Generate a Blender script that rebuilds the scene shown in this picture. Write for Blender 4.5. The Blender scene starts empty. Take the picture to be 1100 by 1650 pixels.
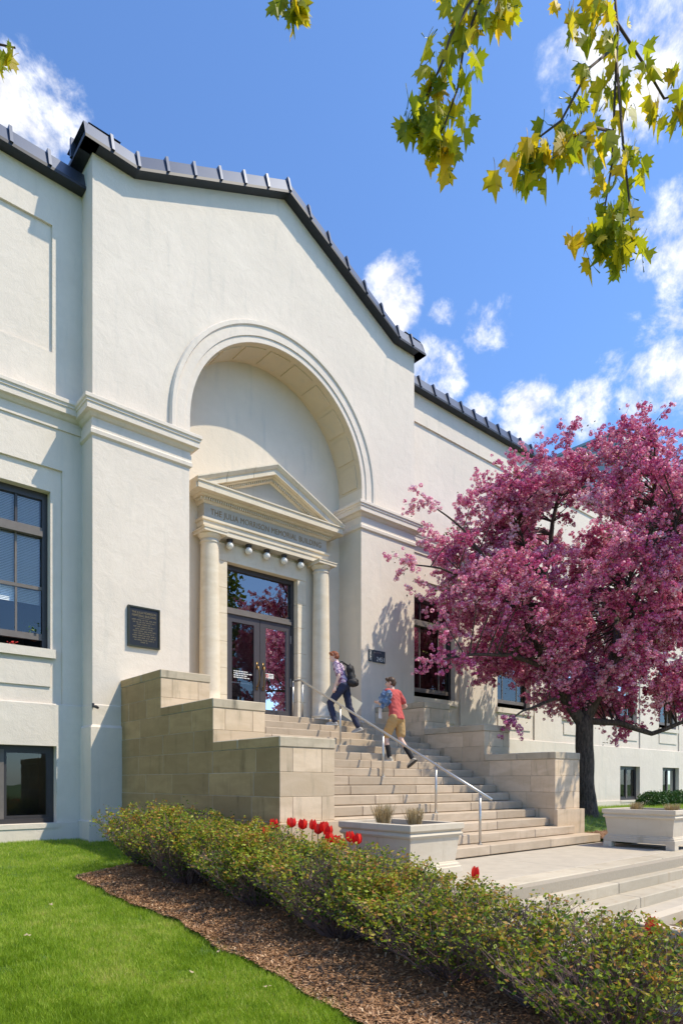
import bpy, bmesh, math, random
import numpy as np
from mathutils import Vector, Matrix, noise as mnoise
R = math.radians
random.seed(7); rng = np.random.default_rng(7)
S = bpy.context.scene
C = S.collection
# ------------------------------------------------------------------ camera, sky, sun, exposure
FW = Vector((0.6597, 0.7515, 0.0))
cd = bpy.data.cameras.new('camera'); cam = bpy.data.objects.new('camera', cd); C.objects.link(cam)
cd.sensor_fit = 'HORIZONTAL'; cd.sensor_width = 24.0; cd.lens = 24.0 * 1050 / 1100
cd.shift_y = 436.0 / 1100; cd.clip_start = 0.05; cd.clip_end = 2000
cam.rotation_euler = (R(90), 0, math.atan2(-FW.x, FW.y)); S.camera = cam
SUN = Vector((0.89, -1.0, 2.0)).normalized()
SUN_STRENGTH, SKY_STRENGTH, EXPOSURE = 3.1, 0.108, 0.73
sd = bpy.data.lights.new('sun', 'SUN'); sun = bpy.data.objects.new('sun', sd); C.objects.link(sun)
sd.energy = SUN_STRENGTH; sd.angle = R(0.5); sd.color = (1.0, 0.895, 0.70)
sun.rotation_euler = SUN.to_track_quat('Z', 'Y').to_euler(); sun.location = SUN * 60
S.view_settings.view_transform = 'Standard'; S.view_settings.look = 'None'
S.view_settings.exposure = EXPOSURE; S.view_settings.gamma = 1.0; S.view_settings.use_curve_mapping = False
S.render.engine = 'CYCLES'
S.cycles.max_bounces = 4; S.cycles.diffuse_bounces = 3; S.cycles.glossy_bounces = 3; S.cycles.transmission_bounces = 3; S.cycles.transparent_max_bounces = 8

class NT:
    def __init__(s, tree): s.t = tree
    def n(s, typ, **kw):
        nd = s.t.nodes.new(typ)
        for k, v in kw.items():
            if k.startswith('i_'):
                key = k[2:]; key = int(key) if key.isdigit() else key.replace('_', ' ')
                if hasattr(v, 'is_output') or isinstance(v, bpy.types.NodeSocket): s.t.links.new(v, nd.inputs[key])
                else: nd.inputs[key].default_value = v
            else: setattr(nd, k, v)
        return nd
    def math(s, op, a, b=0.5, c=None, clamp=False):
        nd = s.t.nodes.new('ShaderNodeMath'); nd.operation = op; nd.use_clamp = clamp
        for i, v in enumerate((a, b, c)):
            if v is None: continue
            if isinstance(v, bpy.types.NodeSocket): s.t.links.new(v, nd.inputs[i])
            else: nd.inputs[i].default_value = v
        return nd.outputs[0]
    def ramp(s, fac, a, b, lo=0.0, hi=1.0):
        nd = s.t.nodes.new('ShaderNodeMapRange'); nd.interpolation_type = 'SMOOTHSTEP'
        s.t.links.new(fac, nd.inputs[0])
        nd.inputs[1].default_value = a; nd.inputs[2].default_value = b; nd.inputs[3].default_value = lo; nd.inputs[4].default_value = hi
        return nd.outputs[0]
    def mix(s, fac, a, b, blend='MIX'):
        nd = s.t.nodes.new('ShaderNodeMix'); nd.data_type = 'RGBA'; nd.blend_type = blend
        for i, v in ((0, fac), (6, a), (7, b)):
            if isinstance(v, bpy.types.NodeSocket): s.t.links.new(v, nd.inputs[i])
            elif i == 0: nd.inputs[i].default_value = v
            else: nd.inputs[i].default_value = (*v, 1) if len(v) == 3 else v
        return nd.outputs[2]
    def noise(s, vec, scale, detail=4, rough=0.55, dist=0.0):
        nd = s.t.nodes.new('ShaderNodeTexNoise'); s.t.links.new(vec, nd.inputs['Vector'])
        nd.inputs['Scale'].default_value = scale; nd.inputs['Detail'].default_value = detail
        nd.inputs['Roughness'].default_value = rough; nd.inputs['Distortion'].default_value = dist
        return nd.outputs[0]

W = bpy.data.worlds.new('World'); S.world = W; W.use_nodes = True
w = NT(W.node_tree); W.node_tree.nodes.clear()
sky = w.n('ShaderNodeTexSky'); sky.sky_type = 'NISHITA'; sky.sun_disc = False
sky.sun_elevation = math.asin(SUN.z); sky.sun_rotation = math.atan2(SUN.x, SUN.y)
sky.altitude = 250; sky.air_density = 1.0; sky.dust_density = 0.7; sky.ozone_density = 2.2
dirv = w.n('ShaderNodeTexCoord').outputs['Generated']
CL = [((0.181,0.723,0.667),0.055,1.0),((0.229,0.691,0.686),0.038,.95),((0.261,0.683,0.683),0.026,.7),((0.627,0.3,0.719),0.055,.85),((0.652,0.257,0.713),0.062,1.0),((0.595,0.344,0.726),0.028,.65),((0.644,0.334,0.689),0.045,.6),((0.744,0.285,0.599),0.046,.9),((0.776,0.283,0.558),0.046,.9),((0.573,0.553,0.604),0.033,1.0),((0.58,0.569,0.583),0.028,1.0),((0.626,0.521,0.581),0.018,.5),((0.669,0.483,0.565),0.034,.7),((0.644,0.552,0.529),0.038,.9),((0.701,0.521,0.487),0.022,.9),((0.74,0.476,0.475),0.042,1.0),((0.774,0.421,0.473),0.034,1.0),((0.807,0.329,0.491),0.05,.62),((0.81,0.356,0.466),0.04,.6),((0.769,0.367,0.523),0.035,.4),
      ((-0.5,0.6,0.55),0.16,.9),((0.8,-0.3,0.5),0.15,.9),((0.2,-0.8,0.5),0.14,.9),((-0.7,-0.3,0.6),0.15,.9),((0.5,-0.62,0.6),0.09,.8)]
mask = None
for c, r, wt in CL:
    v = Vector(c).normalized()
    dn = w.n('ShaderNodeVectorMath', operation='DOT_PRODUCT'); W.node_tree.links.new(dirv, dn.inputs[0]); dn.inputs[1].default_value = v
    m = w.ramp(dn.outputs['Value'], math.cos(r * 1.5), 1.0, 0.0, wt)
    mask = m if mask is None else w.math('MAXIMUM', mask, m)
n1 = w.noise(dirv, 11.0, 10, 0.66, 0.35); n2 = w.noise(dirv, 34.0, 7, 0.62)
nn = w.math('ADD', w.math('MULTIPLY', w.math('SUBTRACT', n1, 0.5), 3.3), w.math('MULTIPLY', w.math('SUBTRACT', n2, 0.5), 1.3))
alpha = w.ramp(w.math('ADD', mask, nn), 0.36, 1.40)
alpha = w.math('MULTIPLY', alpha, w.ramp(mask, 0.0, 0.3))
shade = w.ramp(n2, 0.3, 0.7, 5.6, 7.4)
cc = w.n('ShaderNodeCombineColor'); W.node_tree.links.new(shade, cc.inputs[0]); W.node_tree.links.new(shade, cc.inputs[1])
W.node_tree.links.new(w.math('MULTIPLY', shade, 1.03), cc.inputs[2])
skyc = w.mix(1.0, sky.outputs[0], (0.91, 1.18, 1.50), 'MULTIPLY')
bgcol = w.mix(alpha, skyc, cc.outputs[0])
bg = w.n('ShaderNodeBackground', i_Strength=SKY_STRENGTH); W.node_tree.links.new(bgcol, bg.inputs[0])
wo = w.n('ShaderNodeOutputWorld'); W.node_tree.links.new(bg.outputs[0], wo.inputs[0])

# ------------------------------------------------------------------ materials
M = {}
def mat(name):
    m = bpy.data.materials.new(name); m.use_nodes = True; m.node_tree.nodes.clear(); M[name] = m
    t = NT(m.node_tree); out = t.n('ShaderNodeOutputMaterial'); return m, t, out
def link(t, a, b): t.t.links.new(a, b)
def finish(t, out, col, rough=0.7, metal=0.0, bump=None, bstr=0.3, bdist=0.01, spec=0.5, extra=None):
    p = t.n('ShaderNodeBsdfPrincipled')
    if isinstance(col, bpy.types.NodeSocket): link(t, col, p.inputs['Base Color'])
    else: p.inputs['Base Color'].default_value = (*col, 1)
    if isinstance(rough, bpy.types.NodeSocket): link(t, rough, p.inputs['Roughness'])
    else: p.inputs['Roughness'].default_value = rough
    p.inputs['Metallic'].default_value = metal; p.inputs['Specular IOR Level'].default_value = spec
    if bump is not None:
        b = t.n('ShaderNodeBump', i_Strength=bstr, i_Distance=bdist); link(t, bump, b.inputs['Height']); link(t, b.outputs[0], p.inputs['Normal'])
    link(t, p.outputs[0], out.inputs[0]); return p
def plain(name, col, rough=0.6, metal=0.0, var=0.12, nscale=30, bstr=0.15, spec=0.5):
    m, t, out = mat(name); co = t.n('ShaderNodeTexCoord').outputs['Object']
    n = t.noise(co, nscale, 5)
    c = t.mix(n, tuple(x * (1 - var) for x in col), tuple(min(1, x * (1 + var)) for x in col))
    finish(t, out, c, rough, metal, n, bstr, 0.004, spec); return m
def bark_mat():
    m, t, out = mat('bark'); co = t.n('ShaderNodeTexCoord').outputs['Object']; mp = t.n('ShaderNodeMapping'); link(t, co, mp.inputs[0]); mp.inputs['Scale'].default_value = (1, 1, 0.22)
    n = t.noise(mp.outputs[0], 24, 7, 0.7, 0.5); finish(t, out, t.mix(t.ramp(n, 0.35, 0.7), (0.035, 0.026, 0.02), (0.14, 0.105, 0.08)), 0.92, 0, n, 1.0, 0.04)
def stucco(name, col, dirt=(0.50, 0.48, 0.43)):
    m, t, out = mat(name); co = t.n('ShaderNodeTexCoord').outputs['Object']
    big = t.noise(co, 0.55, 6, 0.6, 0.6); mid = t.noise(co, 4.5, 6, 0.65, 0.4); fine = t.noise(co, 55, 4, 0.6)
    mp = t.n('ShaderNodeMapping'); link(t, co, mp.inputs[0]); mp.inputs['Scale'].default_value = (1, 1, 0.12)
    st = t.noise(mp.outputs[0], 5.0, 5, 0.6)
    c = t.mix(t.ramp(big, 0.35, 0.7), tuple(x * 0.91 for x in col), col)
    c = t.mix(t.ramp(mid, 0.35, 0.75, 0.0, 0.6), c, tuple(x * 0.90 for x in col))
    c = t.mix(t.ramp(st, 0.52, 0.8, 0.0, 0.42), c, dirt)
    h = t.math('ADD', t.math('MULTIPLY', mid, 1.2), t.math('MULTIPLY', fine, 0.35))
    finish(t, out, c, 0.88, 0, h, 0.55, 0.016, 0.25); return m
def stone(name, c1, c2, stain=(0.10, 0.095, 0.075), amt=0.35, rand=True, bs=0.35):
    m, t, out = mat(name); tc = t.n('ShaderNodeTexCoord'); co = tc.outputs['Object']
    oi = t.n('ShaderNodeObjectInfo')
    ad = t.n('ShaderNodeVectorMath', operation='ADD'); link(t, co, ad.inputs[0])
    cmb = t.n('ShaderNodeCombineXYZ'); link(t, t.math('MULTIPLY', oi.outputs['Random'], 37.0), cmb.inputs[0]); link(t, t.math('MULTIPLY', oi.outputs['Random'], 11.0), cmb.inputs[1])
    link(t, cmb.outputs[0], ad.inputs[1]); v = ad.outputs[0]
    mp = t.n('ShaderNodeMapping'); link(t, v, mp.inputs[0]); mp.inputs['Scale'].default_value = (1, 1, 3.2)
    n1 = t.noise(mp.outputs[0], 1.6, 6, 0.6, 0.5); n2 = t.noise(v, 14, 6, 0.65); n3 = t.noise(v, 90, 3)
    c = t.mix(t.ramp(n1, 0.3, 0.7), c1, c2)
    if rand:
        c = t.mix(t.ramp(oi.outputs['Random'], 0.0, 1.0, 0.0, 0.46), c, tuple(x * 0.62 for x in c2))
    mv = t.n('ShaderNodeMapping'); link(t, v, mv.inputs[0]); mv.inputs['Scale'].default_value = (2.2, 2.2, 0.35)
    n4 = t.noise(mv.outputs[0], 2.2, 7, 0.65, 0.3)
    c = t.mix(t.ramp(n4, 0.52, 0.8, 0.0, amt), c, stain)
    c = t.mix(t.ramp(n2, 0.45, 0.75, 0.0, 0.25), c, tuple(x * 0.72 for x in c1))
    h = t.math('ADD', t.math('MULTIPLY', n2, 1.0), t.math('MULTIPLY', n3, 0.5))
    finish(t, out, c, 0.85, 0, h, bs, 0.008, 0.3); return m
def foliage(name, ramp_cols, trans=0.35, attr=True, rough=0.5):
    m, t, out = mat(name)
    a = t.n('ShaderNodeAttribute'); a.attribute_name = 'tint'
    if not attr: a = t.n('ShaderNodeObjectInfo'); f = a.outputs['Random']
    else: f = a.outputs['Fac']
    cr = t.n('ShaderNodeValToRGB'); link(t, f, cr.inputs[0]); e = cr.color_ramp.elements
    while len(e) < len(ramp_cols): e.new(0.5)
    for i, c in enumerate(ramp_cols): e[i].position = i / (len(ramp_cols) - 1); e[i].color = (*c, 1)
    p = t.n('ShaderNodeBsdfPrincipled'); link(t, cr.outputs[0], p.inputs['Base Color']); p.inputs['Roughness'].default_value = rough; p.inputs['Specular IOR Level'].default_value = 0.35
    tr = t.n('ShaderNodeBsdfTranslucent'); link(t, t.mix(1.0, cr.outputs[0], (1.5, 1.45, 0.8) if trans > 0.5 else (1.2, 1.15, 0.9), 'MULTIPLY'), tr.inputs[0])
    mx = t.n('ShaderNodeMixShader', i_0=trans); link(t, p.outputs[0], mx.inputs[1]); link(t, tr.outputs[0], mx.inputs[2]); link(t, mx.outputs[0], out.inputs[0]); return m

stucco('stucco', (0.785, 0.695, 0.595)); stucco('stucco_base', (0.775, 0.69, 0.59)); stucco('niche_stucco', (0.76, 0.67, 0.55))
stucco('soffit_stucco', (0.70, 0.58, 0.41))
stone('cheek_stone', (0.74, 0.58, 0.415), (0.62, 0.475, 0.32), (0.22, 0.18, 0.12), 0.85)
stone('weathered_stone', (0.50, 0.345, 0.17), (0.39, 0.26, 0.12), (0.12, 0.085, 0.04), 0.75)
stone('cap_stone', (0.58, 0.49, 0.365), (0.46, 0.385, 0.275), (0.08, 0.075, 0.06), 0.85)
stone('step_stone', (0.56, 0.45, 0.335), (0.46, 0.365, 0.265), (0.25, 0.195, 0.135), 0.6)
stone('paving_stone', (0.56, 0.49, 0.38), (0.46, 0.40, 0.305), (0.30, 0.20, 0.11), 0.6)
stone('portico_stone', (0.75, 0.665, 0.53), (0.68, 0.585, 0.44), (0.34, 0.27, 0.17), 0.42, False, 0.25)
stone('frieze_stone', (0.50, 0.47, 0.41), (0.45, 0.42, 0.36), (0.25, 0.23, 0.19), 0.3, False, 0.2)
stone('planter_stone', (0.74, 0.655, 0.53), (0.67, 0.575, 0.45), (0.33, 0.27, 0.18), 0.6, True, 0.3)
plain('mortar', (0.36, 0.31, 0.24), 0.95, 0, 0.2)
plain('coping_metal', (0.075, 0.088, 0.125), 0.34, 0.55, 0.08, 2.5, 0.02)
plain('coping_dark', (0.03, 0.032, 0.04), 0.45, 0.3, 0.1, 4, 0.02)
plain('frame_dark', (0.040, 0.036, 0.038), 0.42, 0, 0.15, 8, 0.05)
plain('frame_weathered', (0.15, 0.13, 0.12), 0.6, 0, 0.25, 9, 0.1)
plain('door_paint', (0.065, 0.06, 0.068), 0.38, 0, 0.1, 6, 0.03)
plain('red_board', (0.30, 0.09, 0.06), 0.6); plain('bronze', (0.22, 0.14, 0.06), 0.35, 0.9)
plain('steel', (0.52, 0.51, 0.49), 0.36, 0.85, 0.06, 20, 0.02)
plain('plaque_metal', (0.022, 0.022, 0.026), 0.4, 0.4, 0.2, 40); plain('plaque_rim', (0.06, 0.055, 0.035), 0.35, 0.7)
plain('gilt', (0.24, 0.19, 0.11), 0.5, 0.4); plain('letter_gilt', (0.30, 0.21, 0.10), 0.6, 0.2)
plain('sign_blue', (0.05, 0.065, 0.085), 0.45); plain('white_paint', (0.75, 0.75, 0.73), 0.5); plain('red_paint', (0.6, 0.03, 0.03), 0.5)
plain('globe_white', (0.80, 0.78, 0.72), 0.25, 0, 0.03); plain('room_dark', (0.035, 0.033, 0.03), 0.9)
plain('room_wall', (0.25, 0.23, 0.19), 0.9)
plain('blind_white', (0.86, 0.87, 0.88), 0.5, 0, 0.05); plain('concrete', (0.45, 0.395, 0.315), 0.9, 0, 0.2, 5, 0.4)
plain('soil', (0.10, 0.065, 0.04), 0.95, 0, 0.5, 25, 1.0); bark_mat()
plain('twig', (0.085, 0.058, 0.055), 0.8, 0, 0.3, 12); plain('twig_pale', (0.20, 0.15, 0.13), 0.8, 0, 0.3, 12)
plain('grey_cladding', (0.30, 0.34, 0.37), 0.5, 0.2, 0.1, 0.4); plain('far_white', (0.62, 0.62, 0.60), 0.7)
plain('skin', (0.62, 0.40, 0.31), 0.5, 0, 0.06); plain('skin_pale', (0.70, 0.48, 0.40), 0.5, 0, 0.06)
plain('hair_red', (0.24, 0.065, 0.02), 0.5, 0, 0.4, 60, 0.8); plain('hair_brown', (0.07, 0.035, 0.018), 0.5, 0, 0.4, 60, 0.8)
plain('jeans_navy', (0.017, 0.024, 0.062), 0.8, 0, 0.3, 20, 0.5); plain('shirt_red', (0.46, 0.075, 0.07), 0.85, 0, 0.14, 14, 0.5)
plain('khaki', (0.44, 0.28, 0.12), 0.85, 0, 0.12, 14, 0.5); plain('black_cloth', (0.014, 0.013, 0.016), 0.7, 0, 0.5, 30, 0.8)
plain('sock_black', (0.012, 0.012, 0.014), 0.9); plain('shoe_tan', (0.40, 0.36, 0.29), 0.7); plain('shoe_grey', (0.42, 0.40, 0.38), 0.7)
plain('sole_dark', (0.05, 0.045, 0.04), 0.8); plain('sole_white', (0.6, 0.58, 0.52), 0.7); plain('board_cream', (0.80, 0.72, 0.55), 0.7, 0, 0.04)
plain('straw_leaf', (0.42, 0.33, 0.21), 0.8); plain('tulip_stem', (0.10, 0.20, 0.05), 0.5); plain('eye_dark', (0.02, 0.015, 0.012), 0.3)
def two_tone(name, a, b, scale, lo, hi, rough=0.8):
    m, t, out = mat(name); co = t.n('ShaderNodeTexCoord').outputs['Object']
    n = t.noise(co, scale, 4, 0.6, 0.4); finish(t, out, t.mix(t.ramp(n, lo, hi), a, b), rough, 0, n, 0.4, 0.01); return m
two_tone('shirt_floral', (0.62, 0.50, 0.60), (0.16, 0.07, 0.20), 17, 0.44, 0.56)
two_tone('denim', (0.05, 0.10, 0.22), (0.28, 0.38, 0.52), 9, 0.4, 0.66)
two_tone('mulch_ground', (0.13, 0.065, 0.03), (0.28, 0.155, 0.08), 28, 0.35, 0.65, 0.95)
m, t, out = mat('lawn_ground'); co = t.n('ShaderNodeTexCoord').outputs['Object']
n1 = t.noise(co, 0.9, 6, 0.65); n2 = t.noise(co, 9, 5, 0.7); n3 = t.noise(co, 70, 3)
c = t.mix(t.ramp(n3, 0.3, 0.7), (0.06, 0.12, 0.014), (0.12, 0.20, 0.028)); c = t.mix(t.ramp(n2, 0.66, 0.76, 0, 0.75), c, (0.20, 0.14, 0.08))
finish(t, out, c, 0.95, 0, n3, 0.8, 0.02)
foliage('grass_blade', [(0.17, 0.28, 0.014), (0.27, 0.42, 0.025), (0.42, 0.55, 0.07), (0.55, 0.52, 0.18)], 0.45)
foliage('mulch_chip', [(0.15, 0.07, 0.03), (0.32, 0.17, 0.085), (0.46, 0.28, 0.16), (0.62, 0.46, 0.30)], 0.0)
foliage('shrub_leaf', [(0.025, 0.065, 0.010), (0.08, 0.155, 0.014), (0.34, 0.41, 0.030), (0.44, 0.20, 0.05)], 0.35)
foliage('box_leaf', [(0.02, 0.055, 0.012), (0.04, 0.10, 0.02), (0.07, 0.15, 0.03)], 0.2)
foliage('blossom', [(0.46, 0.045, 0.20), (0.70, 0.17, 0.38), (0.84, 0.38, 0.56), (0.96, 0.74, 0.83)], 0.30)
foliage('crab_leaf', [(0.07, 0.10, 0.02), (0.14, 0.16, 0.03), (0.20, 0.11, 0.05)], 0.3)
foliage('maple_leaf', [(0.20, 0.25, 0.015), (0.32, 0.36, 0.02), (0.46, 0.44, 0.025), (0.60, 0.42, 0.025)], 0.62, False)
foliage('maple_crown_leaf', [(0.07, 0.11, 0.010), (0.13, 0.17, 0.014), (0.2, 0.22, 0.02)], 0.4)
foliage('straw', [(0.32, 0.22, 0.11), (0.48, 0.36, 0.19), (0.62, 0.50, 0.30)], 0.2)
foliage('tulip_petal', [(0.60, 0.008, 0.012), (0.78, 0.02, 0.02), (0.90, 0.08, 0.05)], 0.3)
for gname, gior in (('glass', 1.9), ('coated_glass', 3.0)):
    m, t, out = mat(gname)
    fr = t.n('ShaderNodeFresnel', i_IOR=gior); co = t.n('ShaderNodeTexCoord').outputs['Object']
    bn = t.n('ShaderNodeBump', i_Strength=0.02, i_Distance=0.02); link(t, t.noise(co, 2.2, 2), bn.inputs['Height'])
    tp = t.n('ShaderNodeBsdfTransparent'); tp.inputs[0].default_value = (0.95, 0.97, 0.97, 1)
    gl = t.n('ShaderNodeBsdfGlossy', i_Roughness=0.005); link(t, bn.outputs[0], gl.inputs['Normal'])
    mx = t.n('ShaderNodeMixShader'); link(t, fr.outputs[0], mx.inputs[0]); link(t, tp.outputs[0], mx.inputs[1]); link(t, gl.outputs[0], mx.inputs[2]); link(t, mx.outputs[0], out.inputs[0])

# ------------------------------------------------------------------ builders
class MB:
    def __init__(s): s.v = []; s.f = []
    def add(s, vs, fs):
        b = len(s.v); s.v += [tuple(p) for p in vs]; s.f += [tuple(b + i for i in f) for f in fs]; return s
    def box(s, x0, x1, y0, y1, z0, z1):
        return s.add([(x0,y0,z0),(x1,y0,z0),(x1,y1,z0),(x0,y1,z0),(x0,y0,z1),(x1,y0,z1),(x1,y1,z1),(x0,y1,z1)],
                     [(0,3,2,1),(4,5,6,7),(0,1,5,4),(1,2,6,5),(2,3,7,6),(3,0,4,7)])
    def quad(s, *p): return s.add(p, [tuple(range(len(p)))])
    def lathe(s, prof, cx, cy, n=24):
        vs = []; fs = []
        for r, z in prof: vs += [(cx + r * math.cos(2*math.pi*i/n), cy + r * math.sin(2*math.pi*i/n), z) for i in range(n)]
        for j in range(len(prof) - 1):
            for i in range(n): a = j*n+i; b = j*n+(i+1) % n; fs.append((a, b, b+n, a+n))
        fs.append(tuple(range(n))[::-1]); fs.append(tuple((len(prof)-1)*n + i for i in range(n))); return s.add(vs, fs)
    def tube(s, pts, rad, n=6):
        pts = [Vector(p) for p in pts]; vs = []; fs = []
        if not hasattr(rad, '__len__'): rad = [rad] * len(pts)
        for i, p in enumerate(pts):
            d = (pts[min(i+1, len(pts)-1)] - pts[max(i-1, 0)]); d = d.normalized() if d.length > 1e-9 else Vector((0,0,1))
            a = d.cross(Vector((0.31, 0.2, 0.93)))
            if a.length < 0.05: a = d.cross(Vector((1, 0, 0)))
            a.normalize(); b = d.cross(a)
            vs += [p + (a * math.cos(2*math.pi*k/n) + b * math.sin(2*math.pi*k/n)) * rad[i] for k in range(n)]
        for j in range(len(pts)-1):
            for i in range(n): q = j*n+i; r2 = j*n+(i+1) % n; fs.append((q, r2, r2+n, q+n))
        fs.append(tuple(range(n))[::-1]); fs.append(tuple((len(pts)-1)*n+i for i in range(n))); return s.add(vs, fs)
    def sweep(s, path, prof, closed_ends=True):
        # path: xy points, outward is to the RIGHT of travel; prof: (offset, z)
        P2 = [Vector(p) for p in path]; n = len(prof); vs = []; fs = []
        for i, p in enumerate(P2):
            ns = []
            if i > 0: d = (p - P2[i-1]).normalized(); ns.append(Vector((d.y, -d.x)))
            if i < len(P2)-1: d = (P2[i+1] - p).normalized(); ns.append(Vector((d.y, -d.x)))
            if len(ns) == 2: mm = (ns[0] + ns[1]); mm = mm / (mm.dot(ns[0]))
            else: mm = ns[0]
            vs += [(p.x + mm.x * o, p.y + mm.y * o, z) for o, z in prof]
        for j in range(len(P2)-1):
            for i in range(n-1): a = j*n+i; fs.append((a, a+1, a+1+n, a+n))
        if closed_ends: fs.append(tuple(range(n))); fs.append(tuple((len(P2)-1)*n + i for i in range(n))[::-1])
        return s.add(vs, fs)
    def prism(s, poly, y0, y1):
        n = len(poly); vs = [(x, y0, z) for x, z in poly] + [(x, y1, z) for x, z in poly]
        return s.add(vs, [tuple(range(n)), tuple(range(2*n-1, n-1, -1))] + [(i, i+n, (i+1) % n + n, (i+1) % n) for i in range(n)])
    def mesh(s, name, smooth=False):
        me = bpy.data.meshes.new(name); me.from_pydata(s.v, [], s.f); me.validate()
        bm = bmesh.new(); bm.from_mesh(me); bmesh.ops.recalc_face_normals(bm, faces=bm.faces); bm.to_mesh(me); bm.free()
        if smooth: me.polygons.foreach_set('use_smooth', [True]*len(me.polygons))
        return me
WL = {}
def link_obj(name, me, m=None, parent=None, loc=None):
    o = bpy.data.objects.new(name, me); C.objects.link(o)
    if m is not None and me is not None and len(me.materials) == 0: me.materials.append(M[m] if isinstance(m, str) else m)
    if parent is not None:
        o.parent = parent; base = WL.get(parent.name, Vector((0,0,0)))
        o.location = Vector(loc) - base if loc is not None else -base
    elif loc is not None: o.location = loc
    WL[o.name] = Vector(loc) if loc is not None else Vector((0,0,0))
    return o
def part(name, mb, m, parent=None, smooth=False, kind=None):
    o = link_obj(name, mb.mesh(name, smooth), m, parent)
    if kind: o['kind'] = kind
    return o
def tag(o, label=None, cat=None, group=None, kind=None):
    if label: o['label'] = label
    if cat: o['category'] = cat
    if group: o['group'] = group
    if kind: o['kind'] = kind
    return o
def thing(name, loc, label, cat, group=None, rz=0):
    o = bpy.data.objects.new(name, None); C.objects.link(o); o.location = loc; o.rotation_euler.z = rz; o.empty_display_size = 0.1
    WL[o.name] = Vector(loc); return tag(o, label, cat, group)
def local_part(name, me, m, parent, smooth=False):   # mesh given in the parent's own coordinates
    if isinstance(me, MB): me = me.mesh(name, smooth)
    o = bpy.data.objects.new(name, me); C.objects.link(o)
    if len(me.materials) == 0: me.materials.append(M[m])
    o.parent = parent; return o
def np_mesh(name, V, Fq, tint=None, m=None):
    V = np.asarray(V, dtype=np.float32).reshape(-1, 3); Fq = np.asarray(Fq, dtype=np.int32); k = Fq.shape[1]
    me = bpy.data.meshes.new(name); me.vertices.add(len(V)); me.vertices.foreach_set('co', V.ravel())
    me.loops.add(Fq.size); me.loops.foreach_set('vertex_index', Fq.ravel()); me.polygons.add(len(Fq))
    me.polygons.foreach_set('loop_start', np.arange(0, Fq.size, k, dtype=np.int32)); me.polygons.foreach_set('loop_total', np.full(len(Fq), k, dtype=np.int32))
    me.update(calc_edges=True)
    if tint is not None:
        a = me.attributes.new('tint', 'FLOAT', 'FACE'); a.data.foreach_set('value', np.asarray(tint, dtype=np.float32))
    if m: me.materials.append(M[m])
    return me
def rand_rot(n):
    q = rng.normal(size=(n, 4)); q /= np.linalg.norm(q, axis=1, keepdims=True); a, b, c, d = q.T
    return np.stack([1-2*(c*c+d*d), 2*(b*c-a*d), 2*(b*d+a*c), 2*(b*c+a*d), 1-2*(b*b+d*d), 2*(c*d-a*b), 2*(b*d-a*c), 2*(c*d+a*b), 1-2*(b*b+c*c)], 1).reshape(n, 3, 3)
def scatter(name, tv, tf, pos, rot, scale, tint, m):
    tv = np.asarray(tv, float); tf = np.asarray(tf); n = len(pos)
    V = np.einsum('nij,vj->nvi', rot, tv) * np.asarray(scale).reshape(n, 1, 1) + np.asarray(pos).reshape(n, 1, 3)
    Fq = (tf[None] + (np.arange(n) * len(tv))[:, None, None]).reshape(-1, tf.shape[1])
    return np_mesh(name, V.reshape(-1, 3), Fq, np.repeat(tint, len(tf)), m)
def chamfer_mesh(name, sx, sy, sz, c=0.008):
    bm = bmesh.new()
    for x in (-1, 1):
        for y in (-1, 1):
            for z in (-1, 1):
                for k in range(3):
                    d = [sx/2 - c, sy/2 - c, sz/2 - c]; d[k] += c
                    bm.verts.new((x*d[0], y*d[1], z*d[2]))
    bmesh.ops.convex_hull(bm, input=bm.verts); me = bpy.data.meshes.new(name); bm.to_mesh(me); bm.free(); return me
BC = {}
def block(name, x0, x1, y0, y1, z0, z1, m, parent, gap=0.004, c=0.008, west=None):
    k = (round(x1-x0-2*gap, 3), round(y1-y0-2*gap, 3), round(z1-z0-2*gap, 3), c, m, west)
    if k not in BC:
        BC[k] = me = chamfer_mesh(name, k[0], k[1], k[2], c)
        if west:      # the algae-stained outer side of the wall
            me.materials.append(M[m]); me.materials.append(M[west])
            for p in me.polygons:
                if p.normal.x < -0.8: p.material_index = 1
    return link_obj(name, BC[k], m, parent, ((x0+x1)/2, (y0+y1)/2, (z0+z1)/2))
def text_mesh(body, size, extrude=0.004, spacing=1.0, align='CENTER'):
    cu = bpy.data.curves.new('txt', 'FONT'); cu.body = body; cu.size = size; cu.extrude = extrude; cu.align_x = align; cu.align_y = 'CENTER'; cu.space_character = spacing
    o = bpy.data.objects.new('txt', cu); C.objects.link(o); bpy.context.view_layer.update()
    me = bpy.data.meshes.new_from_object(o.evaluated_get(bpy.context.evaluated_depsgraph_get()))
    bpy.data.objects.remove(o); bpy.data.curves.remove(cu); me.materials.clear(); return me
def place_text(name, me, m, parent, loc, scale_x=1.0, rot=(R(90), 0, 0)):
    o = link_obj(name, me, m, parent, loc); o.rotation_euler = rot; o.scale = (scale_x, 1, 1); return o
def struct(o, kind='structure'): o['kind'] = kind; return o

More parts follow.
